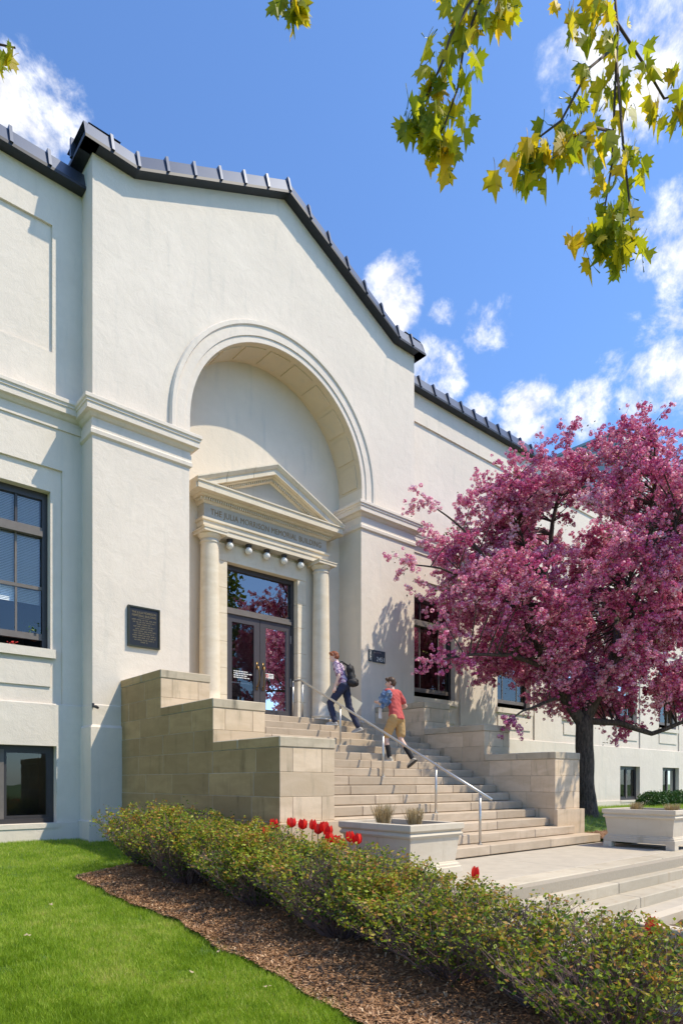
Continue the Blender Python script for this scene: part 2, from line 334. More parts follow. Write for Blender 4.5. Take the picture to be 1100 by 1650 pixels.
# ------------------------------------------------------------------ terrain
YB, YW, XL, XR, XC, YN = 12.4, 12.954, 4.606, 13.598, 9.10, 13.27
ZLAND, ZWALK = -1.24, -1.69
def sm(a, b, x): t = min(1, max(0, (x-a)/(b-a))); return t*t*(3-2*t)
def zl(x, y):      # lawn left of the stairs
    return -1.62 + 0.51 * min(1.0, max(0.0, (y - 2.5) / 10.2))
def zr(x, y):      # lawn right of the stairs
    return -1.22 + 0.36 * sm(6.3, 8.6, y) - 0.12 * sm(8.6, 12.9, y)
def sheet(name, xs, ys, fz, m):
    vs = [(x, y, fz(x, y)) for y in ys for x in xs]; n = len(xs)
    fs = [(j*n+i, j*n+i+1, (j+1)*n+i+1, (j+1)*n+i) for j in range(len(ys)-1) for i in range(n-1)]
    return struct(part(name, MB().add(vs, fs), m, smooth=True))
sheet('ground', [-600, -60, 60, 600], [-600, -60, 60, 600], lambda x, y: -2.1, 'lawn_ground')
lin = lambda a, b, n: [a + (b-a)*i/(n-1) for i in range(n)]
lawn = sheet('lawn', lin(-14, 5.4, 60), lin(-6, 13.0, 60), lambda x, y: zl(x, y) + 0.02*mnoise.noise((x*0.7, y*0.7, 0)), 'lawn_ground')
sheet('side_lawn', lin(13.0, 48, 80), lin(6.0, 13.0, 30), lambda x, y: zr(x, y) + 0.03*mnoise.noise((x*0.6, y*0.6, 3)), 'lawn_ground')
def bed_edge(y): return 3.10 + 0.02*math.sin(y*1.3) + 0.025*math.sin(y*3.1+1) + 0.018*math.sin(y*9.7) - 0.055*max(0, 6-y) + (2.2 * max(0, (y-8.7)/1.0)**2 if y > 8.7 else 0)
ys = lin(0.2, 9.6, 60); vs = []; fs = []
for y in ys:
    e = bed_edge(y)
    for i in range(13):
        x = e + (5.34 - e) * i / 12; vs.append((x, y, zl(x, y) + 0.03 + 0.03*mnoise.noise((x*2.2, y*2.2, 0)) + (0.05*math.sin(math.pi*i/12))))
fs = [(j*13+i, j*13+i+1, (j+1)*13+i+1, (j+1)*13+i) for j in range(len(ys)-1) for i in range(12)]
struct(part('mulch_bed', MB().add(vs, fs), 'mulch_ground', smooth=True))
sheet('side_mulch_bed', lin(13.02, 14.6, 8), lin(6.05, 7.1, 8), lambda x, y: zr(x, y) + 0.035 + 0.02*mnoise.noise((x*3, y*3, 1)), 'mulch_ground')
# landing, lower flight, walkway
land = struct(thing('landing', (9.3, 5.5, ZLAND), None, None))
for i, (a, b) in enumerate(((5.36, 8.86), (8.86, 11.9), (11.9, 15.5))): block('paving_slab', a, b, 4.912, 7.2, ZLAND-0.3, ZLAND, 'concrete', land, 0.003, 0.006)
struct(part('walkway', MB().box(4.2, 40, -12, 4.3, -2.0, ZWALK), 'concrete'))
low = thing('lower_steps', (9.3, 4.2, ZWALK), 'three low limestone steps in front of the landing, below the long stair', 'steps')
part('mortar_core', MB().box(5.37, 15.4, 4.4, 4.85, -1.9, ZLAND-0.02), 'mortar', low)
for k, (yn, zt) in enumerate(((4.55, ZLAND), (4.24, -1.39), (3.92, -1.54))):
    xs = [5.36, 6.6 + 0.15*k, 8.88 - 0.05*k, 11.0 + 0.1*k, 13.2, 15.5]
    for a, b in zip(xs, xs[1:]): block('step_block', a, b, yn, yn + 0.36, zt - 0.165 if k < 2 else -1.8, zt, 'paving_stone', low, 0.003, 0.012)

# ------------------------------------------------------------------ the long stair and its cheek walls
H, TD = 0.1675, 0.3225
stair = thing('entrance_stair', (XC, 9, ZLAND), 'long flight of tan limestone steps climbing to the glazed front doors', 'stairs')
part('mortar_core', MB().prism([(0, 0)], 0, 0) if False else MB().add([(6.2, 6.75, -1.3), (12.0, 6.75, -1.3), (12.0, 11.5, 1.2), (6.2, 11.5, 1.2), (6.2, 11.5, -1.3), (12.0, 11.5, -1.3)], [(0,1,2,3), (0,3,4), (1,5,2), (3,2,5,4), (0,4,5,1)]), 'mortar', stair)
for k in range(-3, 13):
    yn = 7.577 + TD*k; zt = -0.559 + H*k; y1 = yn + TD + 0.06; x0, x1 = 6.14, 12.06
    if k == 12: y1 = 13.6
    if k == -3: x0, x1 = 5.5, 12.95
    if k == -2: x0, x1 = 5.8, 12.5
    nst = 4 if k < 12 else 5; rr = random.Random(k+50)
    js = [x0] + [x0 + (x1-x0)*(i + rr.uniform(-0.28, 0.28))/nst for i in range(1, nst)] + [x1]
    for a, b in zip(js, js[1:]): block('step_block', a, b, yn, y1, zt - H + 0.004, zt, 'step_stone', stair, 0.002, 0.012)
TIERS = [(7.131, 8.886, 0.63), (8.886, 10.673, 1.312), (10.673, 12.395, 1.99)]
def cheek(side, label):
    X0, X1 = (5.156, 6.13) if side < 0 else (12.07, 13.044)
    th = thing('cheek_wall', ((X0+X1)/2, 9.5, -1.25), label, 'wall', 'stair cheek walls')
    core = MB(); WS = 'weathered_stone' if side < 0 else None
    for (ya, yb, zt) in TIERS: core.box(X0+0.012, X1-0.012, ya+0.012, yb+0.01 if yb < 12 else 12.39, -1.3, zt-0.15)
    part('mortar_core', core, 'mortar', th)
    levels = [-1.3, -0.882, -0.542, -0.2, 0.14, 0.48, 0.82, 1.162, 1.50, 1.84]; rr = random.Random(5 + side)
    for ci in range(9):
        z0, z1 = levels[ci], levels[ci+1]
        yf = 7.131 if z1 <= 0.481 else (8.886 if z1 <= 1.163 else 10.673)
        y = yf; first = True
        while y < 12.39:
            L = rr.uniform(0.55, 0.7) if first else rr.uniform(0.75, 1.3)
            if 12.39 - (y + L) < 0.35: L = 12.395 - y
            j = rr.uniform(-0.003, 0.003)
            if first and ci % 2 == 0:
                xs = [X0, X0+0.22, X1-0.24, X1]
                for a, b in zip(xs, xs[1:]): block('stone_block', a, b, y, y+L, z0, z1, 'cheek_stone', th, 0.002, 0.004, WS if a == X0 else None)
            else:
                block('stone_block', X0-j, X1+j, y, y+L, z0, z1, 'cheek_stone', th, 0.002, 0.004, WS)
            y += L; first = False
    for ti, (ya, yb, zt) in enumerate(TIERS):
        ym = ya + (yb-ya)*rr.uniform(0.35, 0.6)
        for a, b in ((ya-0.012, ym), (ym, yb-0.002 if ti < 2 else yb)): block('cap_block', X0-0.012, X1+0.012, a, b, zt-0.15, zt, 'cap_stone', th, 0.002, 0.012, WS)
    pl = MB().box(X0-0.05, X1+0.06, 7.05, 7.128, -1.3, -0.56)
    part('plinth_block', pl, 'cheek_stone', th)
    return th
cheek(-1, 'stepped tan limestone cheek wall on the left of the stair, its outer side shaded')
cheek(1, 'stepped tan limestone cheek wall on the right of the stair, dappled by tree shade')

# ------------------------------------------------------------------ the building
B = thing('hall_building', (XC, YB, -1.1), 'cream stucco hall with gabled entrance bay, deep arch, portico and dark metal coping', 'building')
ZS, RI, RO = 7.65, 2.466, 2.927
NL, NR = XC-RI, XC+RI
def topz(x):
    if x < 5.43: return 11.98
    if x > 12.77: return 11.98
    return 11.98 + (13.73-11.98) * (1 - abs(x-XC)/3.67)
# bay front with arched opening
bay = MB()
arc = [(XC + RI*math.cos(a), ZS + RI*math.sin(a)) for a in [math.pi - math.pi*i/48 for i in range(49)]]
xs = [XL, 5.43, NL]; ZB = -1.35
for a, b in ((XL, 5.43), (5.43, NL)): bay.quad((a,YB,ZB),(b,YB,ZB),(b,YB,topz(b)),(a,YB,topz(a)))
for a, b in ((NR, 12.77), (12.77, XR)): bay.quad((a,YB,ZB),(b,YB,ZB),(b,YB,topz(b)),(a,YB,topz(a)))
for (a, za), (b, zb) in zip(arc, arc[1:]):
    if a < XC < b - 1e-6 and False: pass
    bay.quad((a,YB,za),(b,YB,zb),(b,YB,topz(b)),(a,YB,topz(a)))
bay.quad((XL,YB,ZB),(XL,YB,11.98),(XL,20,11.98),(XL,20,ZB)); bay.quad((XR,YB,ZB),(XR,YB,11.98),(XR,20,11.98),(XR,20,ZB))
part('bay_wall', bay, 'stucco', B)
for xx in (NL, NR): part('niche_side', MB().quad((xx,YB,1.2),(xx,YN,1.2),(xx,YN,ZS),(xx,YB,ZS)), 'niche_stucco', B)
sof = MB(); DS = 14.2
def arcpt(r, a): return XC + r*math.cos(a), ZS + r*math.sin(a)
for i in range(48):
    a0, a1 = math.pi*i/48, math.pi*(i+1)/48; p, q = arcpt(RI, a0), arcpt(RI, a1)
    sof.quad((p[0],YB,p[1]),(p[0],YN,p[1]),(q[0],YN,q[1]),(q[0],YB,q[1]))
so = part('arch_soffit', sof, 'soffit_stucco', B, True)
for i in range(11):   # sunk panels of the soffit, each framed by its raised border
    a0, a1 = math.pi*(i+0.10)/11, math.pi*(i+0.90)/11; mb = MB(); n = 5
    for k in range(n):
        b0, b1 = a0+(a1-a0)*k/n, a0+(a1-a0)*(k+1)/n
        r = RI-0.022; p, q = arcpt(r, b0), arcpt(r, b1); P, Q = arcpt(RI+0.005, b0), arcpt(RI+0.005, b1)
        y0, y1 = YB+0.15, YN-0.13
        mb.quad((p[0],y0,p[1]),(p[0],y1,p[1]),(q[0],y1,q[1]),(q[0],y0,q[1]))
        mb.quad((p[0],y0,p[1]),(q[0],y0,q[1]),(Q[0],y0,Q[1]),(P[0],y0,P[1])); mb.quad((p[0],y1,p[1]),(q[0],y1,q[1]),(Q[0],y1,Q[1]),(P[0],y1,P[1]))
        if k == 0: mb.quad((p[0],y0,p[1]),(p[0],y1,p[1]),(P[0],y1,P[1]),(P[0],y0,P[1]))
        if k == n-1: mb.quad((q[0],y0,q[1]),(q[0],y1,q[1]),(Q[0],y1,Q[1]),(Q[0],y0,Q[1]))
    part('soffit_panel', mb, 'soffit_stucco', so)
# niche back wall with the door opening
DX0, DX1, DZ1 = XC-1.035, XC+1.035, 5.175
nb = MB()
nb.quad((NL-0.1,YN,1.2),(DX0-0.28,YN,1.2),(DX0-0.28,YN,DZ1+0.3),(NL-0.1,YN,DZ1+0.3)); nb.quad((DX1+0.28,YN,1.2),(NR+0.1,YN,1.2),(NR+0.1,YN,DZ1+0.3),(DX1+0.28,YN,DZ1+0.3))
nb.quad((NL-0.1,YN,DZ1+0.3),(NR+0.1,YN,DZ1+0.3),(NR+0.1,YN,10.3),(NL-0.1,YN,10.3))
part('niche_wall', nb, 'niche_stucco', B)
# archivolt ring
ring = MB(); prof = [(RI, 0.0), (RI, 0.03), (2.60, 0.03), (2.60, 0.055), (2.80, 0.055), (2.82, 0.09), (2.90, 0.09), (RO, 0.05), (RO, 0.0)]
pts = [(-1, 7.25)] + [None]*49 + [(1, 7.25)]; vs = []; n = len(prof)
def ringpt(i, r, pr):
    if i == 0: return (XC - r, YB - pr, 7.25)
    if i == 50: return (XC + r, YB - pr, 7.25)
    a = math.pi - math.pi*(i-1)/48; return (XC + r*math.cos(a), YB - pr, ZS + r*math.sin(a))
for i in range(51): vs += [ringpt(i, r, p) for r, p in prof]
ring.add(vs, [(j*n+i, j*n+i+1, (j+1)*n+i+1, (j+1)*n+i) for j in range(50) for i in range(n-1)]); part('archivolt', ring, 'stucco', B)
# cornice band on both piers and the wings
CP = [(0.0, 6.60), (0.045, 6.63), (0.05, 6.70), (0.03, 6.73), (0.03, 6.86), (0.015, 6.862), (0.015, 6.93), (0.05, 6.95), (0.09, 7.0), (0.155, 7.018), (0.155, 7.13), (0.175, 7.14), (0.175, 7.18), (0.20, 7.20), (0.20, 7.262), (0.19, 7.272), (0.0, 7.30)]
part('cornice', MB().sweep([(XL, YW), (XL, YB), (NL, YB), (NL, YN)], CP), 'stucco', B)
part('cornice', MB().sweep([(NR, YN), (NR, YB), (XR, YB), (XR, YW)], CP), 'stucco', B)
CPW = [(o, z+0.03) for o, z in CP[3:]] ; CPW = [(0.0, CPW[0][1])] + CPW
part('cornice', MB().sweep([(-14, YW), (XL, YW)], CPW), 'stucco', B); part('cornice', MB().sweep([(XR, YW), (48, YW)], CPW), 'stucco', B)
# water table and plinth
BP = [(0.0, 1.49), (0.012, 1.475), (0.012, 1.10), (0.05, 1.05), (0.05, -0.72), (0.095, -0.745), (0.095, -1.4)]
for path in ([(-14, YW), (XL, YW), (XL, YB), (NL, YB)], [(NR, YB), (XR, YB), (XR, YW)]):
    part('water_table', MB().sweep(path, BP if path[0][0] > -10 else [(o, z) for o, z in BP], False), 'stucco_base', B) if path[0][0] > -10 else None
part('water_table', MB().sweep([(XL, YW), (XL, YB), (5.16, YB)], BP, False), 'stucco_base', B)
# wing walls with recessed window surrounds
def holes_wall(x0, x1, z0, z1, y, holes, depth):
    mb = MB(); xs = sorted({x0, x1} | {h[i] for h in holes for i in (0, 1)}); zs = sorted({z0, z1} | {h[i] for h in holes for i in (2, 3)})
    xs = [x for x in xs if x0 <= x <= x1]; zs = [z for z in zs if z0 <= z <= z1]
    for a, b in zip(xs, xs[1:]):
        for c, d in zip(zs, zs[1:]):
            mx, mz = (a+b)/2, (c+d)/2
            if any(h[0] < mx < h[1] and h[2] < mz < h[3] for h in holes): continue
            mb.quad((a,y,c),(b,y,c),(b,y,d),(a,y,d))
    for a, b, c, d in holes:
        y2 = y + depth
        mb.quad((a,y,c),(a,y2,c),(a,y2,d),(a,y,d)); mb.quad((b,y,c),(b,y2,c),(b,y2,d),(b,y,d)); mb.quad((a,y,d),(b,y,d),(b,y2,d),(a,y2,d)); mb.quad((a,y,c),(b,y,c),(b,y2,c),(a,y2,c))
    return mb
WINS_R = [15.165 + 4.2*i for i in range(8)]; WINS_L = [3.045 - 4.2*i for i in range(3)]
def wing(x0, x1, cs, up):
    sur = [(c-1.19, c+1.19, 1.478, 5.99) for c in cs]; bas = [(c-0.79, c+1.07, -0.77, 0.69) for c in cs]
    bas = [h for h in bas]
    part('wing_wall', holes_wall(x0, x1, 1.478, 11.6, YW, sur + [up], 0.05), 'stucco', B)
    part('wing_wall', holes_wall(x0, x1, -1.4, 1.478, YW-0.04, bas, 0.30), 'stucco_base', B)
    part('water_table', MB().sweep([(x0, YW), (x1, YW)], [(0.0, 1.50), (0.012, 1.475), (0.012, 1.10), (0.04, 1.05)], False), 'stucco_base', B)
    pb = MB(); 
    segs = []; 
    edge = [x0] + [v for c in sorted(cs) for v in (c-0.79, c+1.07)] + [x1]
    part('plinth', MB().box(x0, x1, YW-0.085, YW-0.042, -1.4, -0.775), 'stucco_base', B)
    part('upper_panel', MB().quad((up[0],YW+0.05,up[2]),(up[1],YW+0.05,up[2]),(up[1],YW+0.05,up[3]),(up[0],YW+0.05,up[3])), 'stucco', B)
    for (a, b, c, d), cx in zip(sur, cs):
        part('window_surround', holes_wall(a, b, c, d, YW+0.05, [(cx-0.985, cx+0.985, 2.53, 5.55)], 0.30), 'stucco', B)
        part('window_sill', MB().box(cx-1.06, cx+1.06, YW-0.03, YW+0.32, 2.36, 2.53), 'stucco_base', B)
        part('apron_panel', MB().box(cx-0.98, cx+0.98, YW+0.02, YW+0.06, 1.82, 2.26), 'stucco', B)
wing(-14, XL, WINS_L, (-13, 4.05, 8.19, 10.62)); wing(XR, 48, WINS_R, (XR+0.55, 47, 8.19, 10.62))
# windows
def tall_window(cx, blind):
    yg = YW + 0.27; z0, z1 = 2.53, 5.55; f = MB()
    f.box(cx-0.985, cx-0.885, yg-0.05, yg+0.08, z0, z1); f.box(cx+0.885, cx+0.985, yg-0.05, yg+0.08, z0, z1)
    f.box(cx-0.885, cx+0.885, yg-0.05, yg+0.08, z1-0.13, z1)
    fo = part('window_frame', f, 'frame_dark', B)
    part('transom_bar', MB().box(cx-0.885, cx+0.885, yg-0.10, yg+0.06, 4.70, 4.80).box(cx-0.885, cx+0.885, yg-0.06, yg+0.06, 4.80, 4.88), 'frame_weathered', fo)
    part('bottom_rail', MB().box(cx-0.885, cx+0.885, yg-0.04, yg+0.05, 2.72, 2.84), 'frame_weathered', fo)
    part('meeting_rail', MB().box(cx-0.885, cx+0.885, yg-0.035, yg+0.05, 3.68, 3.745), 'frame_weathered', fo)
    for dx in (-0.43, 0.43):
        part('mullion', MB().box(cx+dx-0.022, cx+dx+0.022, yg-0.03, yg+0.03, 4.88, z1-0.13), 'frame_dark', fo)
        part('mullion', MB().box(cx+dx-0.018, cx+dx+0.018, yg-0.028, yg+0.03, 2.84, 3.68), 'frame_weathered', fo)
        part('mullion', MB().box(cx+dx-0.018, cx+dx+0.018, yg-0.012, yg+0.03, 3.745, 4.70), 'frame_weathered', fo)
    e = [-0.885, -0.43, 0.43, 0.885]
    for a, b in zip(e, e[1:]):
        for za, zb, yo in ((4.88, z1-0.13, 0.0), (3.745, 4.70, 0.01), (2.84, 3.68, -0.012)):
            part('pane', MB().quad((cx+a+0.012, yg+yo, za), (cx+b-0.012, yg+yo, za), (cx+b-0.012, yg+yo, zb), (cx+a+0.012, yg+yo, zb)), 'glass', fo)
    rm = MB().quad((cx-0.985,yg+1.5,1.9),(cx+0.985,yg+1.5,1.9),(cx+0.985,yg+1.5,5.6),(cx-0.985,yg+1.5,5.6))
    rm.quad((cx-0.985,yg+0.081,z0),(cx-0.985,yg+1.5,z0),(cx-0.985,yg+1.5,z1),(cx-0.985,yg+0.081,z1)).quad((cx+0.985,yg+0.081,z0),(cx+0.985,yg+1.5,z0),(cx+0.985,yg+1.5,z1),(cx+0.985,yg+0.081,z1))
    rm.quad((cx-0.985,yg+0.081,z0),(cx+0.985,yg+0.081,z0),(cx+0.985,yg+1.5,z0),(cx-0.985,yg+1.5,z0)).quad((cx-0.985,yg+0.081,z1),(cx+0.985,yg+0.081,z1),(cx+0.985,yg+1.5,z1),(cx-0.985,yg+1.5,z1))
    part('room_interior', rm, 'room_dark', fo)
    if blind:
        for za, zb in blind:
            sl = MB(); z = zb
            while z > za:
                sl.quad((cx-0.87, yg+0.070, z), (cx+0.87, yg+0.070, z), (cx+0.87, yg+0.056, z-0.028), (cx-0.87, yg+0.056, z-0.028)); z -= 0.03
            o = part('blind', sl, 'blind_white', fo); o['kind'] = 'stuff'
for i, c in enumerate(WINS_L): tall_window(c, [(4.88, 5.45), (3.42, 4.70)])
for i, c in enumerate(WINS_R): tall_window(c, [(4.3, 4.70), (4.88, 5.4)] if i in (1, 3) else None)
def low_window(cx, w2=0.93):
    c = cx + 0.14; yg = YW + 0.17; z0, z1 = -0.77, 0.69; f = MB()
    f.box(c-w2, c-w2+0.08, yg-0.04, yg+0.06, z0, z1); f.box(c+w2-0.08, c+w2, yg-0.04, yg+0.06, z0, z1); f.box(c-w2+0.08, c+w2-0.08, yg-0.04, yg+0.06, z1-0.08, z1); f.box(c-w2+0.08, c+w2-0.08, yg-0.06, yg+0.06, z0, z0+0.09)
    fo = part('basement_window_frame', f, 'frame_dark', B)
    part('mullion', MB().box(c-0.05, c+0.05, yg-0.05, yg+0.05, z0+0.09, z1-0.08), 'frame_weathered', fo)
    for s0, s1 in ((c-w2+0.08, c-0.05), (c+0.05, c+w2-0.08)):
        part('casement', MB().box(s0, s0+0.05, yg-0.03, yg+0.03, z0+0.09, z1-0.08).box(s1-0.05, s1, yg-0.03, yg+0.03, z0+0.09, z1-0.08).box(s0+0.05, s1-0.05, yg-0.03, yg+0.03, z0+0.09, z0+0.15).box(s0+0.05, s1-0.05, yg-0.03, yg+0.03, z1-0.14, z1-0.08), 'frame_dark', fo)
        part('pane', MB().quad((s0+0.05,yg,z0+0.15),(s1-0.05,yg,z0+0.15),(s1-0.05,yg,z1-0.14),(s0+0.05,yg,z1-0.14)), 'glass', fo)
    rm = MB().quad((c-w2,yg+0.9,z0),(c+w2,yg+0.9,z0),(c+w2,yg+0.9,z1),(c-w2,yg+0.9,z1))
    for x in (c-w2, c+w2): rm.quad((x,yg+0.061,z0),(x,yg+0.9,z0),(x,yg+0.9,z1),(x,yg+0.061,z1))
    part('room_interior', rm, 'room_dark', fo)
    part('sill', MB().box(c-w2-0.04, c+w2+0.04, YW-0.10, YW+0.16, z0-0.09, z0-0.002), 'stucco_base', fo)
for c in WINS_L[:2] + WINS_R[1:6]: low_window(c)
# coping: panels between standing ribs
def coping_run(pts, yf, ysgn=1, step=0.655, first=0.35):
    # pts: (x,z) bottom-front line of the coping
    for (xa, za), (xb, zb) in zip(pts, pts[1:]):
        L = xb - xa; s = (zb-za)/L; n = max(1, round(L/step)); 
        for i in range(n):
            a, b = xa + L*i/n, xa + L*(i+1)/n; fa, fb = za + s*(a-xa), za + s*(b-xa); g = 0.004
            mb = MB(); sec = [(0.0, 0.06), (0.10, 0.365), (0.16, 0.38), (1.0, 0.38)]
            vs = [(a+g, yf+o, fa+z) for o, z in sec] + [(b-g, yf+o, fb+z) for o, z in sec]
            mb.add(vs, [(k, k+1, k+5, k+4) for k in range(3)]); part('coping_panel', mb, 'coping_metal', B)
            if i > 0 or xa == pts[0][0] and False or True:
                x, z = a, fa; 
                if x - pts[0][0] < 0.1: continue
                r2 = MB(); w2 = 0.028
                vs = []
                for xx in (x-w2, x+w2):
                    zz = za + s*(xx-xa) if xa <= xx <= xb else fa
                    vs += [(xx, yf-0.045, zz+0.05), (xx, yf+0.055, zz+0.415), (xx, yf+1.0, zz+0.415), (xx, yf+1.0, zz+0.37), (xx, yf+0.10, zz+0.36), (xx, yf+0.0, zz+0.05)]
                r2.add(vs, [tuple(range(6)), tuple(range(11, 5, -1))] + [(k, (k+1) % 6, (k+1) % 6 + 6, k+6) for k in range(6)]); part('seam_rib', r2, 'coping_metal', B)
        d = MB(); d.add([(xa, yf-0.012, za), (xb, yf-0.012, zb), (xb, yf-0.012, zb+0.06), (xa, yf-0.012, za+0.06), (xa, yf+0.30, za), (xb, yf+0.30, zb), (xa, yf+0.01, za+0.065), (xb, yf+0.01, zb+0.065)], [(0,1,2,3), (0,4,5,1), (3,2,7,6)])
        part('drip_edge', d, 'coping_dark', B)
coping_run([(XL-0.22, 11.96), (5.43, 11.96), (XC, 13.71), (12.77, 11.96), (XR+0.22, 11.96)], 12.17)
coping_run([(-14, 11.47), (XL-0.003, 11.47)], YW-0.22); coping_run([(XR+0.003, 11.47), (48, 11.47)], YW-0.22)
for x, sgn in ((XL, -1), (XR, 1)):     # coping returns along the bay's flanks
    xo = x + sgn*0.22
    part('coping_panel', MB().add([(xo, 12.17, 12.02), (xo, 20, 12.02), (xo-sgn*0.10, 20, 12.36), (xo-sgn*0.10, 12.27, 12.36), (x-sgn*0.5, 20, 12.375), (x-sgn*0.5, 12.27, 12.375)], [(0,1,2,3), (3,2,4,5)]), 'coping_metal', B)
    part('drip_edge', MB().add([(xo+sgn*0.01, 12.16, 11.96), (xo+sgn*0.01, 20, 11.96), (xo+sgn*0.01, 20, 12.02), (xo+sgn*0.01, 12.16, 12.02), (x-sgn*0.05, 12.16, 11.96), (x-sgn*0.05, 20, 11.96)], [(0,1,2,3), (0,4,5,1)]), 'coping_dark', B)
    for yy in (12.85, 13.5, 14.2): part('seam_rib', MB().box(min(xo-sgn*0.05, xo+sgn*0.04), max(xo-sgn*0.05, xo+sgn*0.04), yy-0.03, yy+0.03, 12.03, 12.40), 'coping_metal', B)
rf = MB().add([(XL, 12.6, 12.30), (5.43, 12.6, 12.30), (XC, 12.6, 14.05), (12.77, 12.6, 12.30), (XR, 12.6, 12.30), (XL, 30, 12.30), (5.43, 30, 12.30), (XC, 30, 14.05), (12.77, 30, 12.30), (XR, 30, 12.30)], [(k, k+1, k+6, k+5) for k in range(4)])
part('roof', rf, 'coping_dark', B)
part('wing_roof', MB().box(-14, XL, YW+0.4, 30, 11.5, 11.8).box(XR, 48, YW+0.4, 30, 11.5, 11.8), 'coping_dark', B)
part('end_wall', MB().quad((48,YW,-1.4),(48,30,-1.4),(48,30,11.6),(48,YW,11.6)), 'stucco', B)
# ---- portico
HW = 1.786
def moulding(name, prof, half, yfront, m='portico_stone', parent=B): return part(name, MB().sweep([(XC-half, YN), (XC-half, yfront), (XC+half, yfront), (XC+half, YN)], prof), m, parent)
ent = part('entablature', MB().box(XC-HW, XC+HW, 13.0, YN-0.003, 5.66, 6.34), 'frieze_stone', B)
moulding('architrave', [(0.0, 5.66), (0.015, 5.66), (0.015, 5.77), (0.035, 5.775), (0.035, 5.88), (0.07, 5.895), (0.07, 5.945), (0.0, 5.965)], HW, 13.0, 'portico_stone', ent)
moulding('bed_mould', [(0.0, 6.28), (0.03, 6.29), (0.05, 6.32), (0.05, 6.385), (0.13, 6.40), (0.16, 6.44), (0.0, 6.44)], HW, 13.0, 'portico_stone', ent)
moulding('corona', [(0.0, 6.44), (0.31, 6.445), (0.31, 6.575), (0.335, 6.59), (0.335, 6.62), (0.0, 6.66)], HW, 13.0, 'portico_stone', ent)
dn = MB(); x = XC-HW-0.04
while x < XC+HW+0.05: dn.box(x, x+0.032, 12.90, 12.952, 6.322, 6.385); x += 0.058
y = 12.95
while y < 13.2: dn.box(XC-HW-0.10, XC-HW-0.048, y, y+0.032, 6.322, 6.385).box(XC+HW+0.048, XC+HW+0.10, y, y+0.032, 6.322, 6.385); y += 0.058
part('dentil_row', dn, 'portico_stone', ent, kind='stuff')
apx, tip = 7.60, 6.66; HT = 2.135
ped = part('pediment', MB().prism([(XC-HW, 6.60), (XC+HW, 6.60), (XC, 7.28)], 13.0, YN-0.004), 'frieze_stone', B)
def rake(sgn, o0, o1, z0, z1, name, m='portico_stone'):
    # raking member: from tip to apex, between heights z0..z1 measured below the roof line, y from YN out to 13.0-o
    xa, xb = XC + sgn*HT, XC; sl = (apx - tip)/HT
    poly = [(xa, tip - z1), (xa, tip - z0), (xb, apx - z0), (xb, apx - z1)]
    mb = MB(); vs = [(x, 13.0-o0, z) for x, z in poly] + [(x, YN-0.006, z) for x, z in poly]
    mb.add(vs, [(0,1,2,3), (7,6,5,4), (0,4,5,1), (1,5,6,2), (2,6,7,3), (3,7,4,0)]); return part(name, mb, m, ped)
for sg in (-1, 1):
    xs = [0.0, 0.36, 0.7, 1.0]
    for a, b in zip(xs, xs[1:]):     # three stones to each raking cornice
        xa, xb = XC + sg*HT*(1-a), XC + sg*HT*(1-b); za, zb = tip + (apx-tip)*a, tip + (apx-tip)*b
        g = 0.004*(-sg)
        prof = [(0.0, -0.24), (0.28, -0.235), (0.28, -0.115), (0.31, -0.10), (0.36, -0.03), (0.36, 0.0), (0.0, 0.02)]
        vs = [(xa+g, 13.0-o, za+z) for o, z in prof] + [(xb-(g if b < 1 else 0), 13.0-o, zb+z) for o, z in prof]; n = len(prof)
        vs = [(p[0], p[1] if abs(p[1]-13.0) > 1e-6 else YN-0.005, p[2]) for p in vs]
        part('raking_cornice_stone', MB().add(vs, [tuple(range(n)), tuple(range(2*n-1, n-1, -1))] + [(k, (k+1) % n, (k+1) % n + n, k+n) for k in range(n)]), 'portico_stone', ped)
    bm_ = MB(); d2 = MB(); a = 0.17
    x0, x1 = XC + sg*HT*(1-0.22), XC; z0, z1 = tip + (apx-tip)*0.22, apx
    bm_.add([(x0, 12.94, z0-0.34), (x1, 12.94, z1-0.34), (x1, 12.94, z1-0.30), (x0, 12.94, z0-0.30), (x0, 12.84, z0-0.245), (x1, 12.84, z1-0.245), (x0, 13.0, z0-0.36), (x1, 13.0, z1-0.36)], [(0,1,2,3), (3,2,5,4), (6,7,1,0)])
    part('raking_bed_mould', bm_, 'portico_stone', ped)
    k = 0.0
    while k < 1:
        xx = x0 + (x1-x0)*k; zz = z0 + (z1-z0)*k; d2.box(xx-0.016, xx+0.016, 12.885, 12.938, zz-0.345, zz-0.285); k += 0.034
    part('raking_dentils', d2, 'portico_stone', ped, kind='stuff')
lt = place_text('frieze_lettering', text_mesh('THE JULIA MORRISON MEMORIAL BUILDING', 0.165, 0.005, 1.06), 'letter_gilt', ent, (XC, 12.997, 6.115))
wd = max(v.co.x for v in lt.data.vertices) - min(v.co.x for v in lt.data.vertices); lt.scale = (3.22/wd, 1.15, 1); lt['kind'] = 'stuff'
